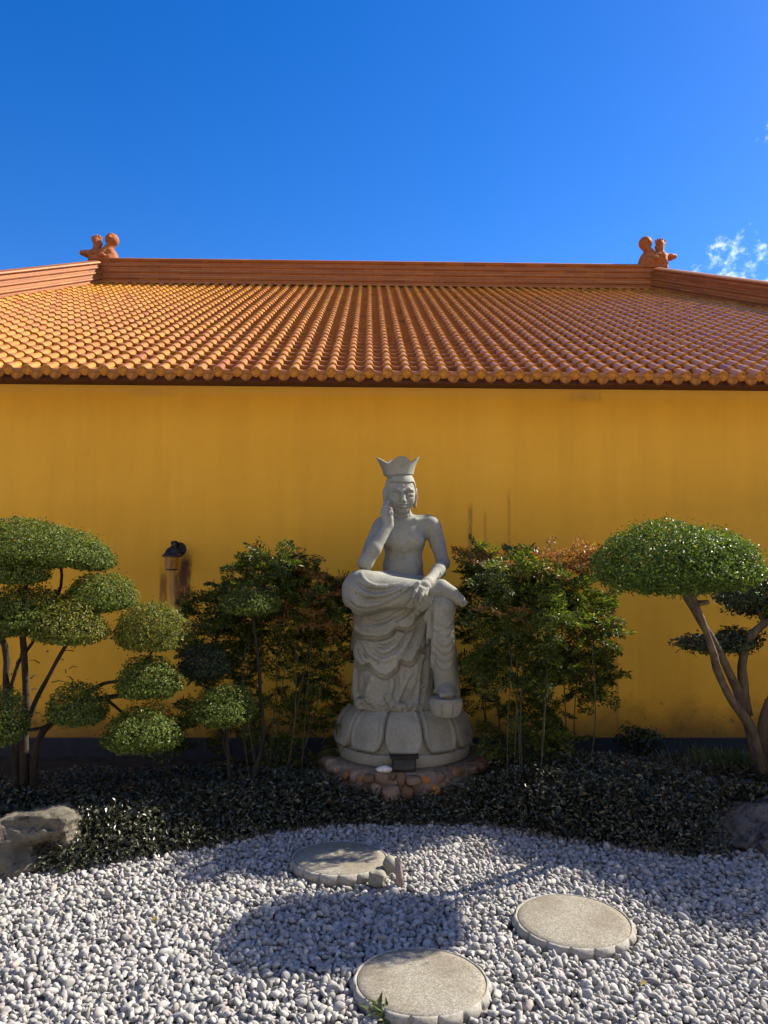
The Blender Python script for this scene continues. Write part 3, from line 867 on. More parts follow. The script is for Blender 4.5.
# ------------------------------------------------------------------ statue
def statue():
    c = at(403, 768, SY); base = Vector((c.x, SY, PL_Z + .004))
    root = empty('stone_statue', base)
    tag(root, 'grey granite statue of a pensive seated bodhisattva with crown on a lotus pedestal', 'statue')
    def S(px, py, Y): return np.array(at(px, py, Y) - base)
    G = M['granite']
    k = SY / 768
    # ---- lotus pedestal
    TOP = .335
    def prof_r(z):     # body radius of lotus by height
        zz = np.array([.085, .12, .18, .24, .29, .335]); rr = np.array([.440, .450, .447, .428, .392, .335])
        return np.interp(z, zz, rr)
    mb = MB()
    mb.lathe([(0, 0), (.452, 0), (.458, .008), (.458, .062), (.452, .072), (.430, .078), (.425, .09), (.428, .12), (.424, .18), (.403, .24), (.365, .29), (.31, .334), (0, .336)], 96)
    ped = mb.build('lotus_pedestal', G, root); ped.data.set_sharp_from_angle(angle=R(40))
    NP = 11
    def petal_mesh(half, prof, zlo, zhi, off, name, lift_b=.012):
        nu, nv = 27, 30
        P = np.zeros((nv, nu, 3))
        for i, v in enumerate(np.linspace(0, 1, nv)):
            z = zhi + (zlo - zhi) * v
            wv = .92 + .08 * min(1, v / .5)
            if v > .5: wv *= math.sqrt(max(0.0, 1 - ((v - .5) / .505) ** 2)) ** .62
            for j, u in enumerate(np.linspace(-1, 1, nu)):
                th = half * wv * u
                au = abs(u)
                lip = math.exp(-((au - .86) / .085) ** 2) * .018
                lipb = math.exp(-((v - .90) / .06) ** 2) * .019
                bulge = .012 * (1 - u * u)
                dish = -.006 * math.exp(-(u / .5) ** 2) * (.3 + .7 * v)
                o_ = off + max(lip, lipb) + bulge + dish + lift_b * max(0, v - .55) / .45
                if au > .985 or v > .985: o_ = -.015
                r = prof(z) + o_
                P[i, j] = (r * math.sin(th), -r * math.cos(th), z)
        m_ = MB(); m_.grid(P[:, ::-1]); return m_.mesh(name)
    pm = petal_mesh(PI / NP * .985, prof_r, .078, .335, .006, 'petal')
    pm.materials.append(G)
    for i in range(NP):
        o = bpy.data.objects.new('petal', pm); COL.objects.link(o); o.parent = ped; o.rotation_euler = (0, 0, 2 * PI * i / NP - .037)
    # ---- robe ------------------------------------------------------
    rb = SDF((-.50, -.62, .29), (.47, .42, 1.40), .0068)
    zlo = TOP - .01
    xc = S(398, 700, 5.3)[0]
    zt = S(400, 596, 5.1)[2]
    def skirt(X, Y, Z):
        # super-elliptic column, flaring to the foot and bulging to the lap
        t = np.clip((Z - zlo) / (zt - zlo), 0, 1)
        hw = .290 + .022 * (1 - t) ** 2 + .008 * np.sin(t * PI); hd = .34 + .03 * (1 - t)
        px_, py_ = np.abs(X - xc) / hw, np.abs(Y - .04) / hd
        q = (px_ ** 2.7 + py_ ** 2.7) ** (1 / 2.7)
        d = (q - 1) * .31
        return np.maximum(np.maximum(d, Z - zt), zlo - Z)
    rb._apply(skirt, (-.6, -.6, zlo), (.6, .5, zt), .03, 'add')
    hipR, kneeR = S(392, 590, 5.38), S(362.5, 590.5, 5.06)
    shinE = S(428, 592, 5.02)
    rb.cap(hipR, kneeR, .12, .108, .05)
    rb.cap(kneeR + np.array([0, 0, .002]), shinE, .106, .052, .05)
    kneeL, ankL, hipL = S(441, 607.5, 5.02), S(446, 688, 5.06), S(418, 596, 5.38)
    rb.cap(hipL, kneeL, .12, .088, .05)
    rb.chain([kneeL, S(442.5, 640, 5.02), ankL], [.088, .080, .074], .03)
    rb.cap(S(449, 650, 5.08), S(452, 694, 5.1), .05, .055, .03)
    rb.ell(S(404, 588, 5.36), (.2, .2, .075), .05)
    base_D = rb.D.copy()
    def to_x(px): return S(px, 640, 5.05)[0]
    def to_z(py): return S(400, py, 5.05)[2]
    def layer(hem, t0, t1, py0, py1):
        hx = np.array([to_x(p[0]) for p in hem]); hz = np.array([to_z(p[1]) for p in hem])
        X = rb.ax[0]; hv = np.interp(X, hx, hz).astype(np.float32)
        t = np.interp(rb.ax[2], [to_z(py1), to_z(py0)], [t1, t0]).astype(np.float32)[None, None, :]
        d = np.maximum(base_D - t, (hv[:, None, None] - rb.ax[2][None, None, :]) * .7)
        kk = .006
        h = np.clip(.5 + .5 * (rb.D - d) / kk, 0, 1)
        rb.D[:] = rb.D + (d - rb.D) * h - kk * h * (1 - h)
    hemB = [(340, 655), (352, 655), (356, 663), (362, 667), (367, 665), (370, 661), (371.5, 668), (378, 673), (386, 676), (393, 671), (397, 667), (399, 659), (402, 660), (408, 663), (413, 661),
            (417, 654), (419, 648), (424, 649.5), (427.5, 642), (429, 625), (431, 605), (436, 585), (470, 560)]
    hemA = [(330, 604), (349, 607.5), (351.5, 610), (353, 631), (358, 634.5), (365, 636), (379, 637), (389, 634), (394, 628), (396, 624), (399, 627), (408, 628), (414, 623.5), (416.5, 614), (419, 613), (426, 608), (431, 601), (435, 590), (470, 560)]
    # folds modelled on the inner layers first
    def fold(pts, r_, k=.012, sink=.45, op='add', taper=True, n=26, dy=0.0):
        r = r_ * (1.25 if op == 'add' else 1.75)
        C = spline([(p[0], p[1], 0) for p in pts], n)
        Q, Rr = [], []
        for i, (px, py, _) in enumerate(C):
            y = None
            g = S(px, py, 5.03)
            for it in range(3):
                y = rb.front_y(g[0], g[2])
                if y is None: break
                g = S(px, py, y + SY)
            if y is None: continue
            t = i / (n - 1)
            rr = r * (.45 + .55 * math.sin(PI * min(1, max(0, t)))) if taper else r
            Q.append(np.array([g[0], y + rr * sink * (1 if op == 'add' else -.2) + dy, g[2]])); Rr.append(rr)
        for i in range(len(Q) - 1):
            if abs(Q[i + 1][1] - Q[i][1]) > .06: continue
            rb.cap(Q[i], Q[i + 1], Rr[i], Rr[i + 1], k, op)
    # lowest skirt: long falling pleats
    for p, r in (([(356, 660), (356, 690), (360, 710)], .020), ([(372, 676), (368, 692), (360, 706)], .016), ([(376, 676), (372, 694), (368, 702)], .012),
                 ([(391, 676), (393, 690), (391, 700)], .015), ([(414, 660), (408, 684), (392, 709)], .018), ([(419, 655), (414, 680), (402, 710)], .016),
                 ([(424, 648), (421, 676), (416, 708)], .018), ([(429, 620), (428, 660), (427, 688)], .016), ([(404, 668), (400, 684), (386, 706)], .012)):
        fold(p, r)
    for p in ([(362, 676), (362, 694), (357, 704)], [(397, 676), (396, 692), (384, 708)], [(411, 678), (404, 698), (399, 708)], [(424.5, 660), (423, 682), (420, 704)]):
        fold(p, .010, .008, 0, 'sub')
    # curled hems along the foot of the skirt
    for x, y, r in ((360, 709, .030), (369, 703, .022), (376, 708, .020), (383, 709, .020), (389, 700, .022), (394, 709, .026), (403, 711, .030), (413, 710, .026), (425, 690, .020), (421, 711, .016)):
        g = S(x, y, 5.0); yy = rb.front_y(g[0], g[2])
        if yy is None: yy = -.30
        r *= 1.25
        rb.ell((g[0], yy + r * .05, g[2]), (r * 1.1, r, r), .012)
        rb.ell((g[0] + r * .15, yy - r * .95, g[2] - r * .2), (r * .45, r * .7, r * .5), .006, 'sub')
    # tongue panel in the middle of the lower skirt
    for p in ([(371, 676), (376, 700), (388, 701), (391, 676)],): fold(p, .010, .008)
    fold([(p[0], p[1] + 1.6) for p in hemB[2:19]], .009, .006, 0, 'sub', False, 70)
    layer(hemB, .016, .040, 630, 675)
    # swags of the middle layer
    for p, r in (([(361, 640), (368, 652), (384, 660), (398, 652), (410, 632)], .014), ([(365, 638), (375, 648), (388, 650), (400, 640), (406, 628)], .013), ([(357, 640), (363, 656), (368, 662)], .013),
                 ([(371, 638), (382, 643), (394, 638)], .010), ([(400, 656), (410, 640), (416, 624)], .013), ([(418, 648), (423, 632), (427, 612)], .013), ([(356, 645), (357, 655), (362, 664)], .014)):
        fold(p, r)
    for p in ([(359, 641), (366, 655), (378, 664)], [(366, 640), (380, 656), (396, 650), (408, 630)], [(372, 641), (384, 647), (397, 640)], [(404, 655), (413, 640), (419, 622)]):
        fold(p, .007, .007, 0, 'sub')
    for x, y, r in ((370, 662, .018), (400, 658, .018), (419, 648, .015)):
        g = S(x, y, 5.0); yy = rb.front_y(g[0], g[2])
        if yy is not None:
            rb.ell((g[0], yy, g[2]), (r, r, r * 1.1), .010); rb.ell((g[0] + .003, yy - r * .9, g[2] - .004), (r * .45, r * .6, r * .5), .005, 'sub')
    # upper layer over the lap
    lap_before = rb.D.copy()
    fold([(p[0], p[1] + 1.6) for p in hemA[3:16]], .009, .006, 0, 'sub', False, 60)
    layer(hemA, .012, .062, 590, 630)
    for p, r in (([(361, 573), (364, 580), (372, 585.5), (385, 587), (398, 584)], .010), ([(355, 584), (362, 591), (374, 595), (388, 594), (400, 589), (408, 583)], .012),
                 ([(352, 600), (362, 606), (380, 605), (398, 596), (412, 586)], .013), ([(357, 613), (370, 619), (386, 617), (400, 609), (414, 596)], .013),
                 ([(390, 622), (402, 614), (414, 602), (421, 592)], .012), ([(398, 625), (410, 616), (420, 602), (427, 592)], .012), ([(356, 622), (368, 629), (384, 628), (392, 622)], .010),
                 ([(414, 614), (422, 604), (430, 592)], .012)):
        fold(p, r)
    for p in ([(350, 603), (358, 608.5), (372, 609.5), (386, 605), (400, 597), (412, 588)], [(357, 581), (366, 589), (380, 591), (396, 588)], [(360, 616), (376, 622.5), (392, 617), (408, 604), (418, 592)],
              [(396, 620), (408, 612), (418, 599)], [(355, 593), (366, 600), (384, 599), (402, 591)]):
        fold(p, .008, .008, 0, 'sub')
    for x, y, r in ((396.5, 625, .018), (417.5, 614, .016)):
        g = S(x, y, 5.0); yy = rb.front_y(g[0], g[2])
        if yy is not None:
            rb.ell((g[0], yy, g[2]), (r, r, r), .010); rb.ell((g[0] + .003, yy - r * .9, g[2] - .004), (r * .45, r * .6, r * .5), .005, 'sub')
    # u-shaped folds down the standing shin
    for i, yy in enumerate((622, 631, 640, 648, 656, 664)):
        w = 9 - .3 * i
        fold([(444 - w, yy - 4), (440, yy + 1), (445, yy + 4), (450, yy + 1), (446 + w * .8, yy - 6)], .0115, .008)
    fold([(436, 612), (434, 640), (432, 672), (430, 690)], .012)
    fold([(434, 690), (436, 692), (440, 684), (447, 683), (454, 690)], .009)
    # keep the drapery off the pedestal underside
    rb.D = np.maximum(rb.D, (TOP - .012 - rb.ax[2])[None, None, :])
    robe_me = rb.mesh('robe')
    # ---- body ------------------------------------------------------
    b = SDF((-.34, -.63, .30), (.52, .30, 1.92), .0056)
    pel = S(404, 586, 5.45); wst = S(403, 566, 5.44); che = S(404, 540, 5.43)
    b.ell(pel, (.175, .13, .12), .03); b.ell(wst, (.142, .105, .15), .05); b.ell(che, (.152, .112, .15), .05)
    b.ell(S(404, 530, 5.44), (.165, .095, .075), .04)
    b.cap(S(386, 523.5, 5.44), S(428, 523, 5.44), .058, .060, .05)
    b.ell(S(393.5, 541, 5.358), (.070, .034, .050), .035); b.ell(S(414.5, 540.5, 5.358), (.066, .034, .050), .035)
    b.ell(S(403, 573, 5.35), (.10, .03, .085), .05)
    b.chain([S(391, 556, 5.335), S(397, 553, 5.33), S(404, 556, 5.335), S(411, 553, 5.33), S(418, 556, 5.335)], [.010] * 5, .02, 'sub')
    b.ell(S(403.5, 576, 5.318), (.008, .02, .008), .006, 'sub')
    b.cap(S(403, 521, 5.43), S(401.5, 506, 5.40), .066, .058, .04)
    for yy in (514.5, 517.5):
        b.chain([S(395, yy - 1, 5.375), S(402, yy + 1, 5.345), S(409, yy - 1, 5.375)], [.004] * 3, .006, 'sub')
    # clavicles
    b.chain([S(404, 523, 5.362), S(415, 520.5, 5.372), S(428, 519.5, 5.40)], [.010, .012, .012], .025)
    b.chain([S(401, 523, 5.362), S(392, 520.5, 5.372), S(384, 520, 5.40)], [.010, .012, .012], .025)
    # head
    hc = S(400.3, 491.5, 5.36)
    hr = Matrix.Rotation(R(6), 3, 'Z') @ Matrix.Rotation(R(9), 3, 'X')
    hm = np.array(hr)
    def Hd(x, y, z): return hc + hm @ np.array([x, y, z])      # head frame: -y is the face
    b.ell(hc, (.103, .122, .132), .02, rot=hr)
    b.ell(Hd(0, -.035, -.055), (.086, .085, .085), .03, rot=hr)
    b.ell(Hd(0, -.075, -.122), (.040, .036, .030), .03, rot=hr)
    b.ell(Hd(.05, -.07, -.045), (.035, .035, .045), .03, rot=hr); b.ell(Hd(-.05, -.07, -.045), (.035, .035, .045), .03, rot=hr)
    for sx in (-1, 1):
        b.ell(Hd(sx * .044, -.126, -.006), (.037, .028, .024), .012, 'sub', rot=hr)
        b.ell(Hd(sx * .043, -.098, -.016), (.033, .023, .021), .005, rot=hr)
        b.chain([Hd(sx * .018, -.122, -.024), Hd(sx * .043, -.1225, -.031), Hd(sx * .070, -.098, -.024)], [.0062] * 3, .004, 'sub')
        b.chain([Hd(sx * .018, -.117, -.004), Hd(sx * .043, -.114, .004), Hd(sx * .070, -.090, -.008)], [.0050] * 3, .004, 'sub')
        b.chain([Hd(sx * .012, -.122, .014), Hd(sx * .045, -.115, .026), Hd(sx * .080, -.080, .012)], [.009, .010, .007], .009)
        # ears with long lobes
        e0 = Hd(sx * .108, .005, -.012)
        b.ell(e0, (.016, .030, .042), .012, rot=hr)
        b.cap(Hd(sx * .106, .000, -.045), Hd(sx * .104, -.004, -.105), .015, .013, .010)
        b.ell(Hd(sx * .122, -.004, -.010), (.008, .014, .022), .006, 'sub', rot=hr)
    b.chain([Hd(0, -.122, .012), Hd(0, -.133, -.022), Hd(0, -.150, -.050)], [.010, .013, .017], .014)
    b.ell(Hd(.014, -.134, -.053), (.013, .014, .010), .008, rot=hr); b.ell(Hd(-.014, -.134, -.053), (.013, .014, .010), .008, rot=hr)
    b.ell(Hd(0, -.118, -.082), (.034, .022, .022), .018, rot=hr)
    b.chain([Hd(-.026, -.120, -.079), Hd(0, -.137, -.077), Hd(.026, -.120, -.079)], [.006, .009, .006], .008)
    b.chain([Hd(-.020, -.120, -.093), Hd(0, -.134, -.095), Hd(.020, -.120, -.093)], [.006, .010, .006], .008)
    b.chain([Hd(-.032, -.122, -.085), Hd(0, -.1445, -.0855), Hd(.032, -.122, -.085)], [.0048] * 3, .004, 'sub')
    b.ell(Hd(0, -.118, .048), (.009, .012, .009), .006, rot=hr)
    # right arm: elbow on the raised knee, fingers at the cheek
    shR, elR = S(381, 527, 5.43), S(365.5, 563, 5.13)
    wrR = S(388.5, 525, 5.20)
    b.chain([shR, S(373, 545, 5.27), elR], [.062, .056, .048], .035)
    b.chain([elR, S(374, 549, 5.13), wrR], [.048, .047, .033], .02)
    pmR = S(387.5, 516, 5.20)
    b.chain([wrR, S(388, 519, 5.195), pmR], [.032, .034, .034], .015)
    for (kx, ky, kY), (mx, my, mY), (tx, ty, tY), r in (((384.3, 513.5, 5.19), (383.2, 507.5, 5.20), (385.5, 502.2, 5.235), .0115), ((387.3, 512.5, 5.18), (386.8, 506.5, 5.19), (388.4, 501.2, 5.225), .012),
                                            ((390, 513.5, 5.185), (390.6, 509, 5.165), (389.0, 513, 5.15), .0115), ((391, 516, 5.19), (391.8, 512.5, 5.165), (390, 516.5, 5.155), .0105),
                                            ((384, 518, 5.19), (381.8, 513.5, 5.20), (382.6, 508.5, 5.215), .012)):
        b.chain([S(387.5, 517, 5.195), S(kx, ky, kY), S(mx, my, mY), S(tx, ty, tY)], [.016, r * 1.08, r, r * .86], .006)
    # left arm: hand laid on the crossed ankle
    shL, elL, wrL = S(432.5, 526.5, 5.43), S(443, 563, 5.36), S(430.5, 580, 5.08)
    b.chain([shL, S(437.5, 543, 5.42), elL], [.062, .052, .045], .035)
    b.chain([elL, S(438.5, 571, 5.23), wrL], [.045, .046, .033], .02)
    pmL = S(424.5, 585.5, 4.955)
    b.chain([wrL, S(427, 583, 4.990), pmL], [.034, .038, .036], .015)
    b.ell(S(423, 586.5, 4.935), (.045, .025, .035), .015)
    for (kx, ky, kY), (mx, my, mY), (tx, ty, tY), r in (((418.5, 587.5, 4.905), (415, 592, 4.875), (413, 597.5, 4.875), .0130), ((421, 589, 4.900), (418, 594.5, 4.895), (416, 600.5, 4.895), .0135),
                                            ((424, 590, 4.905), (421.5, 595.5, 4.870), (420, 600.8, 4.870), .0130), ((427, 590, 4.915), (425.5, 595, 4.885), (424, 599.3, 4.885), .0115)):
        b.chain([pmL, S(kx, ky, kY), S(mx, my, mY), S(tx, ty, tY)], [.022, r * 1.1, r, r * .85], .006)
    b.chain([S(424, 583, 4.960), S(418, 583.5, 4.915), S(413.5, 586.5, 4.900)], [.020, .014, .012], .008)
    # legs under the robe, bare right foot across the left knee, left foot on its lotus
    b.chain([S(392, 590, 5.42), S(364, 590, 5.08), S(430, 592, 5.0)], [.10, .09, .055], .03)
    b.chain([S(428, 591, 5.0), S(441, 588.5, 5.0), S(447, 592, 4.995)], [.055, .052, .050], .03)
    b.chain([S(441, 587, 5.01), S(452, 594, 4.985), S(460.5, 600.5, 4.975)], [.046, .042, .034], .02)
    for q, (dx, dz_) in enumerate(((2.4, -1.3), (1.2, .2), (0, 1.6), (-1.4, 2.8), (-2.8, 3.8))):
        b.cap(S(459.5 + dx * .6, 599.5 + dz_ * .6, 4.97), S(464.3 + dx * .8, 603.6 + dz_ * .75, 4.968), .014 - .001 * q, .0125 - .0012 * q, .005)
    b.chain([S(418, 594, 5.4), S(441, 608, 5.05), S(446, 690, 5.07)], [.09, .07, .045], .03)
    b.chain([S(446.5, 688, 5.06), S(447, 691, 4.99), S(447, 694, 4.93)], [.056, .054, .046], .02)
    for q, dx in enumerate((-3.9, -1.6, .5, 2.4, 4.1)):
        b.cap(S(446.7 + dx * 1.15, 692.6, 4.92), S(446.7 + dx * 1.3, 695.0 - .25 * q, 4.868 + .006 * q), .0185 - .0014 * q, .0165 - .0014 * q, .005)
    fig = link('figure', b.mesh('figure'), G, root)
    link('robe', robe_me, G, fig)
    # ---- hair cap
    h = SDF(tuple(hc + np.array([-.16, -.18, -.17])), tuple(hc + np.array([.16, .18, .2])), .005)
    h.ell(hc + hm @ np.array([0, .004, .010]), (.1095, .129, .150), 0, rot=hr)
    X, Y, Z = h.ax[0][:, None, None], h.ax[1][None, :, None], h.ax[2][None, None, :]
    hl = [X - hc[0], Y - hc[1], Z - hc[2]]
    L = [sum(hm[j, i] * hl[j] for j in range(3)) for i in range(3)]
    cut = .070 - L[2] - np.maximum(0, L[1] + .055) * 2.6
    h.D = np.maximum(h.D, cut.astype(np.float32) * .4)
    link('hair', h.mesh('hair'), G, fig)
    # ---- crown: flared four-petalled band
    cb_ = S(398.5, 474, 5.36) - np.array([0, 0, .008]); mb = MB()
    na, nz = 96, 12
    ang = np.linspace(0, 2 * PI, na, endpoint=False)
    hh = .078 + .046 * (0.5 + .5 * np.cos(4 * (ang))) ** .8
    side = np.abs(np.sin(ang)) ** 6
    hh = hh + .0 * side
    P = np.zeros((2 * nz, na, 3))
    for i in range(2 * nz):
        inner = i >= nz
        v = (i / (nz - 1)) if not inner else (2 * nz - 1 - i) / (nz - 1)
        z = hh * v
        r = .104 + .10 * z + 1.45 * z * z + side * z * .12 - (.012 if inner else 0)
        if inner: z = np.maximum(z, .0)
        P[i, :, 0] = r * np.sin(ang); P[i, :, 1] = -r * np.cos(ang) * 1.08; P[i, :, 2] = z
    mb.grid(P[::-1], close_u=True, close_v=True)
    mb.lathe([(0, .03), (.088, .025), (.088, -.012), (0, -.02)], 48)
    cr = mb.build('crown', G, fig); cr.location = cb_; cr.rotation_euler = (R(3), R(-2.5), R(8)); cr.data.set_sharp_from_angle(angle=R(40))
    # ---- small lotus under the left foot
    fc = S(446, 716, 4.93); fz = S(446, 697.5, 4.93)[2]
    fl = MB(); hgt = fz - fc[2]
    fl.lathe([(0, 0), (.066, 0), (.078, .012), (.094, .05), (.100, hgt - .02), (.101, hgt - .006), (.094, hgt), (0, hgt)], 48)
    fo = fl.build('foot_lotus', G, root); fo.location = fc; fo.data.set_sharp_from_angle(angle=R(40))
    prf = lambda z: np.interp(z, [0, .012, .05, hgt - .02, hgt], [.067, .078, .094, .100, .098])
    m2 = MB(); nu, nv = 15, 14; P = np.zeros((nv, nu, 3))
    for i, v in enumerate(np.linspace(0, 1, nv)):
        z = .01 + (hgt - .018) * v
        wv = 1.0 if v < .55 else math.sqrt(max(0, 1 - ((v - .55) / .455) ** 2)) ** .8
        for j, u in enumerate(np.linspace(-1, 1, nu)):
            th = PI / 9 * .94 * wv * u
            o_ = .003 + .006 * math.exp(-((abs(u) - .8) / .14) ** 2) + .004 * (1 - u * u)
            if abs(u) > .98 or v > .98: o_ = -.006
            r = prf(z) + o_; P[i, j] = (r * math.sin(th), -r * math.cos(th), z)
    m2.grid(P); pmesh = m2.mesh('petal'); pmesh.materials.append(G)
    for i in range(9):
        o = bpy.data.objects.new('petal', pmesh); COL.objects.link(o); o.parent = fo; o.rotation_euler = (0, 0, 2 * PI * i / 9)
    return root
statue()

# ------------------------------------------------------------------ floodlight and white stone on the base
def floodlight():
    c = at(404, 775, 4.915); c.z = PL_Z
    root = empty('floodlight', c)
    tag(root, 'black boxy floodlight on the masonry base in front of the lotus pedestal', 'floodlight')
    mb = MB(); mb.box(-.075, .075, -.03, .05, .012, .085); mb.build('housing', M['black'], root, False)
    mb = MB(); mb.box(-.09, .09, -.04, .058, .0852, .10); mb.build('hood', M['black'], root, False)
    mb = MB(); mb.box(-.065, .065, -.0335, -.0303, .02, .078); mb.build('lens', m_plain('dark_lens', (.02, .022, .026), .12), root, False)
    mb = MB(); mb.box(-.05, .05, -.015, .035, 0, .0118); mb.build('foot', M['black'], root, False)
floodlight()

def rock_mesh(name, rad, seed, sub=5, rough=.25, pits=0.0, freq=1.6, squash=1.0, flat=.0, dents=(), facets=0):
    bm = bmesh.new(); bmesh.ops.create_icosphere(bm, subdivisions=sub, radius=1)
    off = Vector((seed * 13.1, seed * 7.7, seed * 3.3))
    fr = random.Random(int(seed * 10)); planes = []
    for _ in range(facets):
        a_, z_ = fr.uniform(0, 6.28), fr.uniform(-.5, .95)
        planes.append((Vector((math.cos(a_) * math.sqrt(1 - z_ * z_), math.sin(a_) * math.sqrt(1 - z_ * z_), z_)), fr.uniform(.62, .86)))
    for v in bm.verts:
        p = v.co.copy()
        q = Vector([math.copysign(abs(c) ** squash, c) for c in p])
        n = mnoise.fractal(p * freq + off, 1.0, 2.1, 5) * rough
        r = 1 + n
        if pits:
            w = mnoise.fractal(p * 2.3 + off * 2, .9, 2.2, 4)
            r -= pits * max(0, w - .05) ** .7
            w2 = mnoise.noise(p * 7 + off)
            r -= pits * .35 * max(0, w2 - .2)
        for dd_, rr_, am_ in dents:
            r -= am_ * math.exp(-((p - dd_).length / rr_) ** 4)
        for pn_, ph_ in planes:
            ov = q.dot(pn_) - ph_
            if ov > 0: q -= pn_ * ov * .92
        v.co = Vector((q.x * r * rad[0], q.y * r * rad[1], q.z * r * rad[2]))
    me = bpy.data.meshes.new(name); bm.to_mesh(me); bm.free()
    for p in me.polygons: p.use_smooth = True
    return me
c = at(384, 770, 4.90); c.z = PL_Z + .016
o = link('flat_stone', rock_mesh('flat_stone', (.052, .035, .02), 3, 3, .15), M['white'], None, c)
tag(o, 'flat white stone lying on the masonry base beside the black floodlight', 'stone')

# ------------------------------------------------------------------ stepping stones
def stepping():
    n_p = 16
    def fn(P, a):
        return P
    H = .055
    mb = MB(); mb.lathe([(0, H), (.12, H + .001), (.20, H + .0005), (.2285, H - .001), (.2335, H - .006), (.2335, 0), (0, 0)], 96)
    top = mb.mesh('top_slab'); top.materials.append(M['slab']); top.set_sharp_from_angle(angle=R(50))
    a = np.linspace(0, 2 * PI, n_p * 14, endpoint=False)
    ph = (a * n_p / (2 * PI)) % 1.0
    sc = np.abs(np.sin(ph * PI))
    prof = [(.2338, -.01, 0), (.2338, -.004, 0), (.238, 0.0, 0), (.2435, -.004, .003), (.248, -.014, .006), (.2485, -.026, .009), (.244, -.042, .006), (.236, -.075, .0)]
    P = np.zeros((len(prof), len(a), 3))
    for i, (r, z, s_) in enumerate(prof):
        rr = r + s_ * (sc ** .45 - .6) * 2.6
        zz = H + z - (.006 * (1 - sc ** .5) if 2 < i < 7 else 0)
        P[i, :, 0] = rr * np.cos(a); P[i, :, 1] = rr * np.sin(a); P[i, :, 2] = zz
    mb = MB(); mb.grid(P[::-1], close_v=True)
    rim = mb.mesh('petal_rim'); rim.materials.append(M['rim'])
    labs = ['round stepping stone half in shade, closest to the statue, pale rocks at its rim',
            'round stepping stone with a lotus petal rim, the one farthest to the right',
            'round stepping stone in full sun with a green weed at its rim']
    for i, c in enumerate(STONES):
        r = tag(empty('stepping_stone', (c.x, c.y, .0)), labs[i], 'stepping stone', 'round stepping stones in the gravel')
        r.rotation_euler = (R((-1, .8, .5)[i]), R((.6, -.7, 1)[i]), R(50 * i))
        t = bpy.data.objects.new('top_slab', top); COL.objects.link(t); t.parent = r
        t = bpy.data.objects.new('petal_rim', rim); COL.objects.link(t); t.parent = r
stepping()

# ------------------------------------------------------------------ boulders and loose rocks
c = atz(22, 880, .0)
o = link('boulder', rock_mesh('boulder', (.29, .24, .21), 5.1, 6, .10, .10, 1.9, .75, facets=7, dents=((Vector((.42, -.85, .20)), .28, .46), (Vector((.08, -.92, .15)), .22, .42), (Vector((.66, -.62, -.1)), .20, .34), (Vector((.28, -.7, .75)), .15, .18))), M['rock_l'], None, (c.x - .03, c.y + .17, .095))
o.rotation_euler = (0, R(4), R(12))
tag(o, 'pale pitted limestone boulder with dark hollows at the left edge of the gravel', 'boulder')
c = atz(765, 858, .0)
o = link('boulder', rock_mesh('boulder', (.30, .22, .135), 4.6, 6, .22, .14, 2.2, .8, facets=12, dents=((Vector((-.5, -.75, -.1)), .16, .22), (Vector((-.2, -.9, .1)), .16, .25), (Vector((.1, -.9, .3)), .16, .25), (Vector((-.75, -.5, .3)), .2, .2))), M['rock_r'], None, (c.x + .05, c.y + .20, .085))
o.rotation_euler = (R(8), R(-24), R(14))
tag(o, 'grey craggy boulder sloping up at the right edge behind the low plants', 'boulder')
o = link('boulder', rock_mesh('boulder', (.21, .16, .13), 9.4, 6, .20, .10, 2.2, .8, facets=12), M['rock_r'], None, (c.x + .13, c.y + .04, .07))
tag(o, 'smaller rounded boulder lying in front of the grey craggy boulder', 'boulder')
c = atz(377, 885, .03)
o = link('loose_rock', rock_mesh('loose_rock', (.043, .036, .036), 5.5, 4, .25, 0, 1.2, .75), M['greenish'], None, (c.x, c.y + .03, .05))
tag(o, 'pale wedge-shaped rock lying in front of the shaded stepping stone', 'rock')
c = atz(389, 876, .03)
o = link('loose_rock', rock_mesh('loose_rock', (.033, .032, .042), 6.5, 4, .15, 0, 1.1, .9), M['greenish'], None, (c.x + .004, c.y + .05, .065))
tag(o, 'rounded pale rock standing behind the thin upright stone', 'rock')
me = rock_mesh('upright_stone', (.017, .018, .074), 7.2, 4, .14, 0, 1.6, .65)
c = atz(399, 888, .02)
o = link('upright_stone', me, M['pinkish'], None, (c.x, c.y + .02, .085)); o.rotation_euler = (R(4), R(-6), 0)
tag(o, 'thin upright pinkish stone standing in the gravel beside the shaded stepping stone', 'stone')

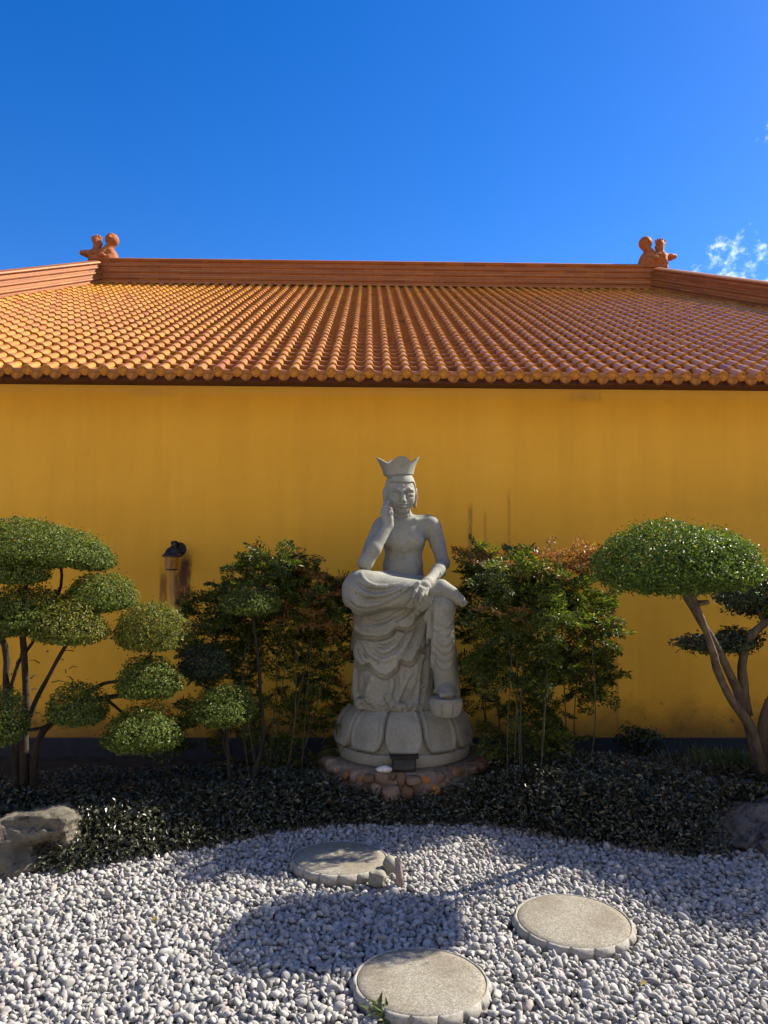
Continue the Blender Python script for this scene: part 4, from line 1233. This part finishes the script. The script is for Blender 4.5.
# ------------------------------------------------------------------ foliage
def leaf_mesh(name, P, N, size, aspect, rng, fold=.25, T=None):
    """kite leaves at points P, facing N; one mesh"""
    n = len(P)
    N = N / np.maximum(np.linalg.norm(N, axis=1, keepdims=True), 1e-6)
    if T is None: T = rng.normal(size=(n, 3))
    T = T - N * (T * N).sum(1, keepdims=True); T /= np.maximum(np.linalg.norm(T, axis=1, keepdims=True), 1e-6)
    B = np.cross(N, T)
    L = (size * rng.lognormal(0, .22, n))[:, None]; W = L * aspect
    V = np.stack([P, P + T * L * .48 + B * W * .5 + N * W * fold, P + T * L - N * L * .10, P + T * L * .48 - B * W * .5 + N * W * fold], 1)
    F = np.arange(n * 4).reshape(n, 4)
    return np_mesh(name, V.reshape(-1, 3), F, False)
def merge(ms, name):
    pass
def pad_points(c, r, n, rng, lump=.10, bottom=.55, shell=.30, freq=3.2, fill=.22):
    d = rng.normal(size=(n, 3)); d /= np.linalg.norm(d, axis=1, keepdims=True)
    kk = rng.normal(size=(7, 3)) * freq; ph = rng.uniform(0, 6.28, 7)
    l = 1 + lump * np.sin(d @ kk.T + ph).sum(1) / 2.2
    f = 1 - shell * rng.random(n) ** 1.6
    inner = rng.random(n) < fill
    f = np.where(inner, rng.random(n) ** .4 * .8, f)
    stray = rng.random(n) < .04
    f = np.where(stray, 1 + rng.random(n) ** 2 * .15, f)
    hole = np.sin(d @ (kk[:3] * 1.9).T + ph[:3]).sum(1) > 1.75
    f = np.where(hole & ~stray, f * .86, f)
    rr = np.array(r)[None] * np.ones((n, 1))
    rr = rr.copy(); rr[:, 2] = np.where(d[:, 2] < 0, rr[:, 2] * bottom, rr[:, 2])
    p = d * (l * f)[:, None] * rr
    nr = d / rr; nr /= np.linalg.norm(nr, axis=1, keepdims=True)
    return p + np.array(c)[None], nr
def pad(parent, c, r, leaf, m, seed, dens=1.0, **kw):
    """one clipped foliage pad; c relative to parent"""
    rng = np.random.default_rng(seed)
    a, b, d = r
    area = 4 * PI * (((a * b) ** 1.6 + (a * d) ** 1.6 + (b * d) ** 1.6) / 3) ** (1 / 1.6)
    n = int(area / (leaf * leaf * .55) * 2.1 * dens)
    P, N = pad_points((0, 0, 0), r, n, rng, **kw)
    N = N * .75 + np.array([0, 0, .35]) + rng.normal(size=N.shape) * .55
    me = leaf_mesh('foliage_pad', P, N, leaf, .62, rng)
    o = link('foliage_pad', me, m, parent, c)
    return o
def branch(mb, pts, r0, r1, seg=9, n=14, wob=.08):
    C = spline(pts, n); rad = np.linspace(r0, r1, n)
    mb.tube(C, rad, seg, wob)

def rel(root, px, py, Y): return Vector(at(px, py, Y)) - root.location

def left_tree():
    Y0 = 4.62
    g = at(28, 790, Y0)
    root = empty('cloud_pruned_tree', (g.x, Y0, -.02))
    tag(root, 'multi-stemmed cloud pruned tree with tiered clipped pads on the left of the garden', 'tree')
    q = lambda px, py, Y: rel(root, px, py, Y)
    mb = MB()
    base = Vector((0, 0, 0))
    branch(mb, [base, q(24, 740, 4.62), q(26, 700, 4.62), q(24, 650, 4.6), q(22, 615, 4.58), q(30, 560, 4.6)], 0.0281, 0.0119)
    branch(mb, [base + Vector((-.03, .02, 0)), q(14, 740, 4.66), q(6, 690, 4.68), q(6, 650, 4.68), q(-10, 610, 4.66), q(-30, 560, 4.62)], 0.0266, 0.0136)
    branch(mb, [q(24, 740, 4.62), q(34, 705, 4.6), q(52, 670, 4.58), q(66, 645, 4.57), q(90, 605, 4.55)], 0.0163, 0.0085)
    branch(mb, [q(10, 690, 4.68), q(20, 660, 4.68), q(34, 640, 4.66), q(60, 590, 4.64), q(60, 555, 4.62)], 0.0118, 0.0076)
    branch(mb, [base + Vector((.03, 0, 0)), q(36, 750, 4.6), q(52, 722, 4.58), q(76, 706, 4.55), q(105, 698, 4.6), q(150, 692, 4.62)], 0.0222, 0.0127)
    branch(mb, [q(76, 706, 4.56), q(100, 685, 4.6), q(125, 680, 4.62), q(150, 670, 4.62)], 0.0126, 0.0085)
    branch(mb, [q(105, 698, 4.6), q(125, 715, 4.58), q(145, 735, 4.55)], 0.0096, 0.0076)
    branch(mb, [q(125, 680, 4.62), q(150, 655, 4.66), q(155, 632, 4.66)], 0.0089, 0.0068)
    branch(mb, [q(60, 722, 4.58), q(30, 730, 4.4), q(5, 725, 4.3)], 0.0104, 0.0076)
    rng = random.Random(4)
    for i in range(40):      # twiglets
        a = q(rng.uniform(8, 75), rng.uniform(600, 720), 4.6 + rng.uniform(-.05, .05)); d = Vector((rng.uniform(-1, 1), rng.uniform(-1, 1), rng.uniform(-.2, .6))) * .07
        mb.tube([a, a + d * .5 + Vector((0, 0, .01)), a + d], [.0035, .003, .0015], 4)
    mb.build('trunk', M['barkdark'], root)
    k = 4.6 / 768
    for i, (px, py, rx, ry, Y, rd, mt) in enumerate([
            (32, 543, 74, 25, 4.55, .36, 'leaf_pad'), (92, 556, 22, 14, 4.6, .18, 'leaf_pad'), (22, 569, 29, 15, 4.40, .18, 'leaf_pad'), (101, 592, 37, 20, 4.62, .22, 'leaf_pad'),
            (30, 608, 42, 26, 4.50, .26, 'leaf_pad'), (72, 622, 36, 22, 4.42, .22, 'leaf_warm'), (-20, 618, 36, 26, 4.5, .25, 'leaf_pad'), (152, 625, 39, 24, 4.62, .24, 'leaf_warm'),
            (151, 676, 34, 21, 4.60, .21, 'leaf_pad'), (79, 703, 29, 21, 4.48, .18, 'leaf_pad'), (144, 728, 39, 23, 4.50, .24, 'leaf_pad'), (0, 715, 27, 29, 4.28, .18, 'leaf_pad'),
            (-70, 580, 50, 30, 4.6, .3, 'leaf_pad')]):
        kk = Y / 768
        pad(root, q(px - rx * .05, py + ry * .42, Y), (rx * kk * .95, rd, ry * kk * 1.34), .0150, M[mt], 100 + i, 1.0, bottom=.44, lump=.075)
left_tree()

def second_tree():
    Y0 = 4.75
    g = at(232, 790, Y0)
    root = empty('cloud_pruned_tree', (g.x, Y0, -.02))
    tag(root, 'small slender cloud pruned tree with three pads in front of the left feathery shrub', 'tree')
    q = lambda px, py, Y: rel(root, px, py, Y)
    mb = MB()
    branch(mb, [Vector((0, 0, 0)), q(228, 750, 4.75), q(225, 720, 4.72), q(226, 700, 4.7)], .012, .008)
    branch(mb, [Vector((.04, .02, 0)), q(262, 745, 4.9), q(260, 690, 4.95), q(256, 640, 4.95), q(250, 603, 4.9)], .013, .007)
    branch(mb, [q(230, 760, 4.75), q(214, 710, 4.85), q(205, 680, 4.9), q(203, 662, 4.9)], .014, .008)
    mb.build('trunk', M['barkdark'], root)
    for i, (px, py, rx, ry, Y, rd) in enumerate([(225, 704, 32, 21, 4.66, .2), (203, 661, 27, 18, 4.95, .17), (250, 601, 30, 13, 4.95, .2)]):
        kk = Y / 768
        pad(root, q(px, py + ry * .38, Y), (rx * kk, rd, ry * kk * 1.3), .0150, M['leaf_pad' if i != 1 else 'leaf_dark'], 150 + i, 1.0, bottom=.48)
second_tree()

def right_tree():
    g = at(764, 790, 4.75)
    root = empty('leaning_tree', (g.x, 4.75, -.02))
    tag(root, 'leaning clipped tree with broad umbrella crown and bare forked trunk on the right', 'tree')
    q = lambda px, py, Y: rel(root, px, py, Y)
    mb = MB()
    branch(mb, [Vector((.02, .02, 0)), q(768, 790, 4.74), q(760, 757, 4.70), q(751, 727, 4.66), q(733, 702, 4.62), q(719, 675, 4.57), q(713, 652, 4.42), q(705, 628, 4.32), q(697, 607, 4.24), q(690, 588, 4.18)], .034, .014, n=30, wob=.1)
    branch(mb, [Vector((.0, .08, 0)), q(762, 780, 4.85), q(752, 742, 4.83), q(741, 700, 4.78), q(727, 668, 4.72), q(712, 640, 4.52), q(697, 615, 4.38), q(686, 595, 4.28), q(678, 575, 4.2)], .035, .017, n=30, wob=.12)
    branch(mb, [q(748, 715, 4.8), q(744, 690, 4.78), q(742, 665, 4.76), q(748, 642, 4.74), q(760, 627, 4.72), q(785, 612, 4.7), q(820, 590, 4.65)], .031, .018, n=20, wob=.1)
    branch(mb, [Vector((.10, .05, 0)), q(764, 740, 4.8), q(766, 712, 4.8), q(776, 690, 4.8), q(800, 650, 4.75), q(830, 610, 4.7)], .036, .02, n=16)
    branch(mb, [q(697, 603, 4.24), q(702, 603, 4.20), q(708, 602, 4.17)], .017, .014, n=5)
    branch(mb, [q(690, 590, 4.20), q(672, 576, 4.15), q(650, 566, 4.1)], .012, .006, n=6)
    branch(mb, [q(690, 590, 4.20), q(705, 574, 4.15), q(730, 560, 4.1)], .012, .006, n=6)
    branch(mb, [q(716, 648, 4.68), q(705, 645, 4.75), q(690, 646, 4.8)], .010, .005, n=6)
    branch(mb, [q(743, 660, 4.77), q(735, 648, 4.85), q(725, 640, 4.88)], .010, .005, n=6)
    branch(mb, [q(765, 622, 4.72), q(755, 605, 4.9), q(745, 595, 5.0)], .012, .006, n=6)
    rng = random.Random(9)
    for i in range(46):
        a = q(rng.uniform(675, 760), rng.uniform(634, 654), 4.82 + rng.uniform(-.15, .15)); d = Vector((rng.uniform(-1.2, 1.0), rng.uniform(-1, 1), rng.uniform(-.25, .35))) * .09
        mb.tube([a, a + d * .5 + Vector((0, 0, .008)), a + d], [.003, .0025, .001], 4)
    mb.build('trunk', M['bark'], root)
    kk = 4.14 / 768
    pad(root, q(670, 568, 4.12), (78 * kk, .38, 46 * kk), .0175, M['leaf_tree'], 201, 1.1, bottom=.58, lump=.05)
    pad(root, q(718, 566, 4.18), (38 * kk, .30, 38 * kk), .0175, M['leaf_tree'], 202, 1.0, bottom=.6, lump=.09)
    mb2 = MB()
    kk = 5.0 / 768
    pad(root, q(762, 594, 5.0), (46 * kk, .30, 26 * kk), .022, M['leaf_dark'], 203, 1.0, bottom=.8, lump=.12)
    pad(root, q(706, 644, 4.88), (28 * kk, .20, 9 * kk), .022, M['leaf_dark'], 204, .8, bottom=.9, lump=.2)
    pad(root, q(735, 640, 4.86), (26 * kk, .18, 13 * kk), .022, M['leaf_dark'], 206, .8, bottom=.8, lump=.2)
    for i, (x_, y_, z_, rx_, ry_, rz_) in enumerate(((2.78, 4.62, 1.18, .36, .34, .24), (3.35, 4.75, 1.25, .40, .36, .26), (3.0, 4.70, .72, .42, .36, .24), (2.75, 4.45, .42, .30, .30, .20), (3.7, 4.6, 1.75, .42, .38, .25))):
        pad(root, Vector((x_, y_, z_)) - root.location, (rx_, ry_, rz_), .024, M['leaf_tree'], 220 + i, .8, bottom=.8, lump=.1)
        branch(mb2, [Vector((.12, .05, 0)), (Vector((.12, .05, 0)) + Vector((x_, y_, z_)) - root.location) * .5 + Vector((.05, 0, -.1)), Vector((x_, y_, z_)) - root.location], .03, .012, 8, 10)
    pad(root, q(850, 575, 5.2), (52 * kk, .38, 34 * kk), .022, M['leaf_tree'], 205, .9, bottom=.6, lump=.1)
    mb2.build('limbs', M['bark'], root)
    pad(root, q(870, 520, 5.3), (60 * kk, .40, 34 * kk), .024, M['leaf_tree'], 207, .8, bottom=.6, lump=.1)
    pad(root, q(806, 638, 5.1), (26 * kk, .22, 18 * kk), .022, M['leaf_tree'], 208, .8, bottom=.7, lump=.1)
right_tree()

def frond(rng, L):
    """points, normals, tangents of a tripinnate spray in local frame (x along, z up)"""
    P, T = [], []
    for s in np.linspace(.25, 1, 6):
        for sd in (-1, 1):
            bl = L * .50 * (1.12 - s) + L * .12
            d = Vector((.75, sd * .75, .12)).normalized()
            b0 = Vector((L * s, 0, -.22 * L * s * s))
            for u in np.linspace(.25, 1, 4):
                p = b0 + d * bl * u + Vector((0, 0, -.15 * bl * u * u))
                for s2 in (-1, 1):
                    P.append(p); T.append(Vector((.8 + rng.normal() * .2, s2 * .75 + sd * .3, -.25 + rng.normal() * .25)))
            P.append(b0 + d * bl); T.append(d)
    return np.array(P), np.array(T)
def nandina(label, base_px, Yc, canes, zones, seed, redzones):
    rng = np.random.default_rng(seed); rr = random.Random(seed)
    g = at(base_px, 760, Yc)
    root = empty('feathery_shrub', (g.x, Yc, -.02))
    tag(root, label, 'shrub')
    q = lambda px, py, Y: rel(root, px, py, Y)
    mb = MB()
    tips = []
    for (bx, tx, ty, yb, yt) in canes:
        b0 = q(bx, 770, yb); b0.z = 0
        t = q(tx, ty, yt)
        md = (b0 + t) / 2 + Vector((rr.uniform(-.05, .05), rr.uniform(-.05, .05), 0))
        branch(mb, [b0, md, t], .0050, .0022, 6, 10, .08)
    mb.build('canes', M['cane'], root)
    def sprays(zs, m, name, leaf):
        PP, TT, NN = [], [], []
        for (px, py, rx, ry, Y, rd, n) in zs:
            kk = Y / 768
            c = np.array(q(px, py, Y))
            for i in range(n):
                d = rng.normal(size=3); d /= np.linalg.norm(d); f = rng.random() ** .45
                o_ = c + d * f * np.array([rx * kk, rd, ry * kk])
                L = rng.uniform(.13, .24)
                P, T = frond(rng, L)
                az = math.atan2(d[1], d[0]) + rng.normal() * .7; el = rng.normal() * .35 + .25 + .4 * d[2]
                Rm = np.array(Matrix.Rotation(az, 3, 'Z') @ Matrix.Rotation(-el, 3, 'Y') @ Matrix.Rotation(rng.normal() * .5, 3, 'X'))
                PP.append(P @ Rm.T + o_ - Rm[:, 0] * L * .6); TT.append(T @ Rm.T)
                NN.append(np.tile(Rm[:, 2], (len(P), 1)))
        P, T, N = np.concatenate(PP), np.concatenate(TT), np.concatenate(NN)
        N = N + rng.normal(size=N.shape) * .45
        link(name, leaf_mesh(name, P, N, leaf, .36, rng, .15, T), m, root)
    sprays(zones, M['leaf_nand'], 'foliage', .029)
    sprays(redzones, M['leaf_red'], 'new_growth', .028)
nandina('feathery leaved shrub with reddish tips and thin canes left of the statue', 280, 5.25,
        [(262, 250, 620, 5.2, 5.2), (268, 285, 600, 5.2, 5.25), (275, 300, 590, 5.3, 5.3), (285, 320, 600, 5.2, 5.2), (270, 262, 580, 5.3, 5.3), (290, 335, 630, 5.3, 5.3), (262, 230, 610, 5.3, 5.35), (300, 312, 640, 5.15, 5.15), (255, 246, 640, 5.1, 5.1), (280, 296, 640, 5.1, 5.12)],
        [(268, 582, 44, 24, 5.35, .28, 60), (225, 608, 38, 26, 5.4, .25, 50), (215, 645, 32, 34, 5.45, .25, 45), (305, 600, 40, 28, 5.35, .28, 60), (335, 610, 24, 36, 5.45, .22, 36), (280, 560, 26, 14, 5.35, .2, 22),
         (270, 640, 56, 34, 5.45, .25, 60), (325, 665, 32, 50, 5.5, .22, 50), (235, 690, 46, 50, 5.6, .2, 45), (300, 725, 50, 38, 5.45, .25, 50), (190, 720, 40, 40, 5.7, .18, 26)], 31,
        [(318, 592, 26, 22, 5.25, .2, 14), (300, 615, 26, 16, 5.2, .18, 10), (315, 570, 10, 8, 5.3, .1, 2), (340, 640, 14, 40, 5.35, .15, 6)])
nandina('dense feathery leaved shrub with red and yellow tops and drooping sprays right of the statue', 525, 5.05,
        [(495, 474, 610, 5.4, 5.6), (505, 490, 600, 5.3, 5.4), (512, 520, 590, 4.85, 4.85), (525, 530, 600, 4.75, 4.75), (540, 560, 600, 4.85, 4.85), (575, 585, 610, 4.95, 4.95), (570, 560, 590, 5.05, 5.05), (520, 505, 620, 4.75, 4.70), (535, 548, 640, 4.75, 4.70), (488, 482, 640, 5.5, 5.5), (578, 592, 640, 4.85, 4.85), (508, 512, 650, 4.70, 4.65)],
        [(478, 578, 26, 22, 5.62, .16, 40), (520, 582, 40, 24, 4.90, .28, 60), (560, 596, 40, 24, 5.09, .28, 60), (484, 620, 28, 34, 5.6, .18, 50), (530, 622, 50, 32, 4.85, .3, 80), (585, 628, 34, 36, 5.09, .25, 60), (520, 660, 50, 30, 4.95, .28, 60),
         (590, 670, 20, 30, 5.14, .18, 24), (502, 560, 36, 10, 5.35, .18, 24), (540, 700, 40, 34, 5.3, .2, 40), (478, 680, 18, 40, 5.65, .16, 26), (602, 690, 12, 26, 5.14, .14, 10), (530, 735, 55, 20, 5.05, .2, 34)], 47,
        [(540, 556, 26, 6, 4.95, .16, 10), (590, 552, 22, 5, 5.0, .14, 7), (545, 566, 34, 10, 4.90, .2, 16), (502, 558, 34, 9, 5.4, .18, 12), (585, 560, 24, 7, 5.14, .15, 7), (505, 614, 16, 8, 4.70, .1, 4), (472, 562, 14, 10, 5.6, .12, 4)])

def low_shrub():
    root = empty('low_shrub', (at(640, 740, 6.05).x, 6.05, -.02))
    tag(root, 'small dark low shrub at the foot of the wall between feathery shrub and leaning tree', 'shrub')
    mb = MB()
    for i in range(6):
        a = i * 1.05; branch(mb, [Vector((0, 0, 0)), Vector((.06 * math.cos(a), .05 * math.sin(a), .1)), Vector((.13 * math.cos(a), .10 * math.sin(a), .22))], .007, .003, 5, 6)
    mb.build('stems', M['barkdark'], root)
    pad(root, Vector((0, 0, .19)), (.17, .14, .13), .034, M['leaf_dark'], 301, .8, lump=.2, bottom=.9)
low_shrub()

# ------------------------------------------------------------------ ground cover
def cover():
    rng = np.random.default_rng(12)
    n = 100000
    x = rng.uniform(-3.6, 3.6, n); y0 = edge_y(x)
    y = y0 + rng.random(n) ** 1.3 * 1.75
    cx = mas.location.x
    dd = np.hypot(x - cx, y - SY)
    dep = y - y0
    bump = .5 + .5 * np.sin(x * 5.1 + np.sin(y * 4) * 1.3) * np.sin(y * 6.3 + x * 1.7)
    hgt = (.05 + .17 * np.clip(dep / .22, 0, 1) ** .7) * (.78 + .34 * bump)
    # lower in front of the base, taller on the right
    hgt *= np.interp(x, [-2, -.8, .0, .55, .9, 2.0], [1.15, 1.05, .78, .85, 1.5, 1.5]) * np.interp(dep, [0, .75, 1.1, 1.8], [1, 1, .62, .35])
    f = 1 - .55 * rng.random(n) ** 2
    z = hgt * f + rng.normal(0, .008, n)
    ok = (dd > .60) & (y < 5.9)
    ok &= ~((x < -1.65) & (y < 4.02)) & (np.hypot(x - 2.12, y - 4.15) > .22)
    P = np.stack([x, y, np.maximum(z, .004)], -1)[ok]
    N = np.stack([rng.normal(0, .6, len(P)), rng.normal(-.25, .6, len(P)), np.full(len(P), .8)], -1)
    o = link('ground_cover', leaf_mesh('ground_cover', P, N, .027, .55, rng, .2), M['leaf_cover'])
    tag(o, 'low dark leafy ground cover filling the bed between gravel and wall', 'ground cover', kind='stuff')
cover()
def tufts():
    rng = np.random.default_rng(21)
    # pale grass patch near the leaning tree
    c = at(732, 768, 5.35); n = 1800
    P = np.stack([c.x + rng.normal(0, .16, n), 5.35 + rng.normal(0, .12, n), np.full(n, .14) + rng.normal(0, .02, n)], -1)
    N = np.stack([rng.normal(0, 1, n), rng.normal(-.6, .8, n), rng.normal(.2, .3, n)], -1); T = np.stack([rng.normal(0, .5, n), rng.normal(0, .5, n), np.ones(n)], -1)
    o = link('grass', leaf_mesh('grass', P, N, .09, .10, rng, .1, T), M['grassleaf'])
    tag(o, 'patch of yellow green grass growing behind the ground cover near the leaning tree', 'grass', kind='stuff')
    # weed by the sunny stepping stone
    def weed(px, py, n, L, label, w=.3):
        c = atz(px, py, .03)
        P = np.stack([c.x + rng.normal(0, .020, n), c.y + rng.normal(0, .014, n), np.full(n, .03) + rng.random(n) * .02], -1)
        T = np.stack([rng.normal(0, .7, n), rng.normal(0, .6, n), rng.uniform(.3, 1.1, n)], -1)
        N = np.stack([rng.normal(0, .5, n), rng.normal(-.5, .5, n), np.ones(n)], -1)
        o = link('weed', leaf_mesh('weed', P - np.array(c), N, L, w, rng, .2, T), M['grassleaf'], None, c)
        tag(o, label, 'weed')
    weed(384, 1018, 46, .045, 'small green weed sprouting in the pebbles at the sunny stepping stone')
    for px, py, L, m_, lab in ((158, 917, .05, M['leaf_red'], 'dry yellow brown leaf lying on the pebbles left of the shaded stepping stone'), (640, 985, .04, M['leaf_red'], 'small dry leaf lying on the pebbles right of the sunny stepping stone')):
        c = atz(px, py, .035)
        me = leaf_mesh('fallen_leaf', np.zeros((1, 3)), np.array([[.2, -.3, 1.0]]), L, .5, rng, .25)
        tag(link('fallen_leaf', me, m_, None, c), lab, 'leaf')
    weed(64, 874, 16, .028, 'tiny yellow green weed at the foot of the pitted boulder')
tufts()

# ------------------------------------------------------------------ unseen hall added behind the viewer as a warm bounce surface
def add_bounce_hall():
    root = empty('bounce_hall', (0, -11, 0))
    tag(root, 'unseen cream hall with orange roof added behind the viewer to bounce warm light', 'building')
    cream = m_plain('cream_bounce_render', (.78, .66, .46), .8, .3, .12, 3)
    mb = MB(); mb.box(-24, 24, -9, 0, 0, 6.2); mb.build('wall', cream, root, False)
    mb = MB(); mb.grid([[(-25.5, 1.5, 6.25), (-25.5, -4.5, 9.8), (-25.5, -10.5, 6.25)], [(25.5, 1.5, 6.25), (25.5, -4.5, 9.8), (25.5, -10.5, 6.25)]])
    mb.grid([[(-25.5, 1.5, 6.21), (-25.5, -10.5, 6.21)], [(25.5, 1.5, 6.21), (25.5, -10.5, 6.21)]]); mb.build('roof', M['ridge'], root, False)
    for i in range(8):
        mb = MB(); mb.box(-19.6 + i * 5.4, -17.8 + i * 5.4, .003, .06, 1.2, 4.2); mb.build('window', M['fascia'], root, False)
add_bounce_hall()
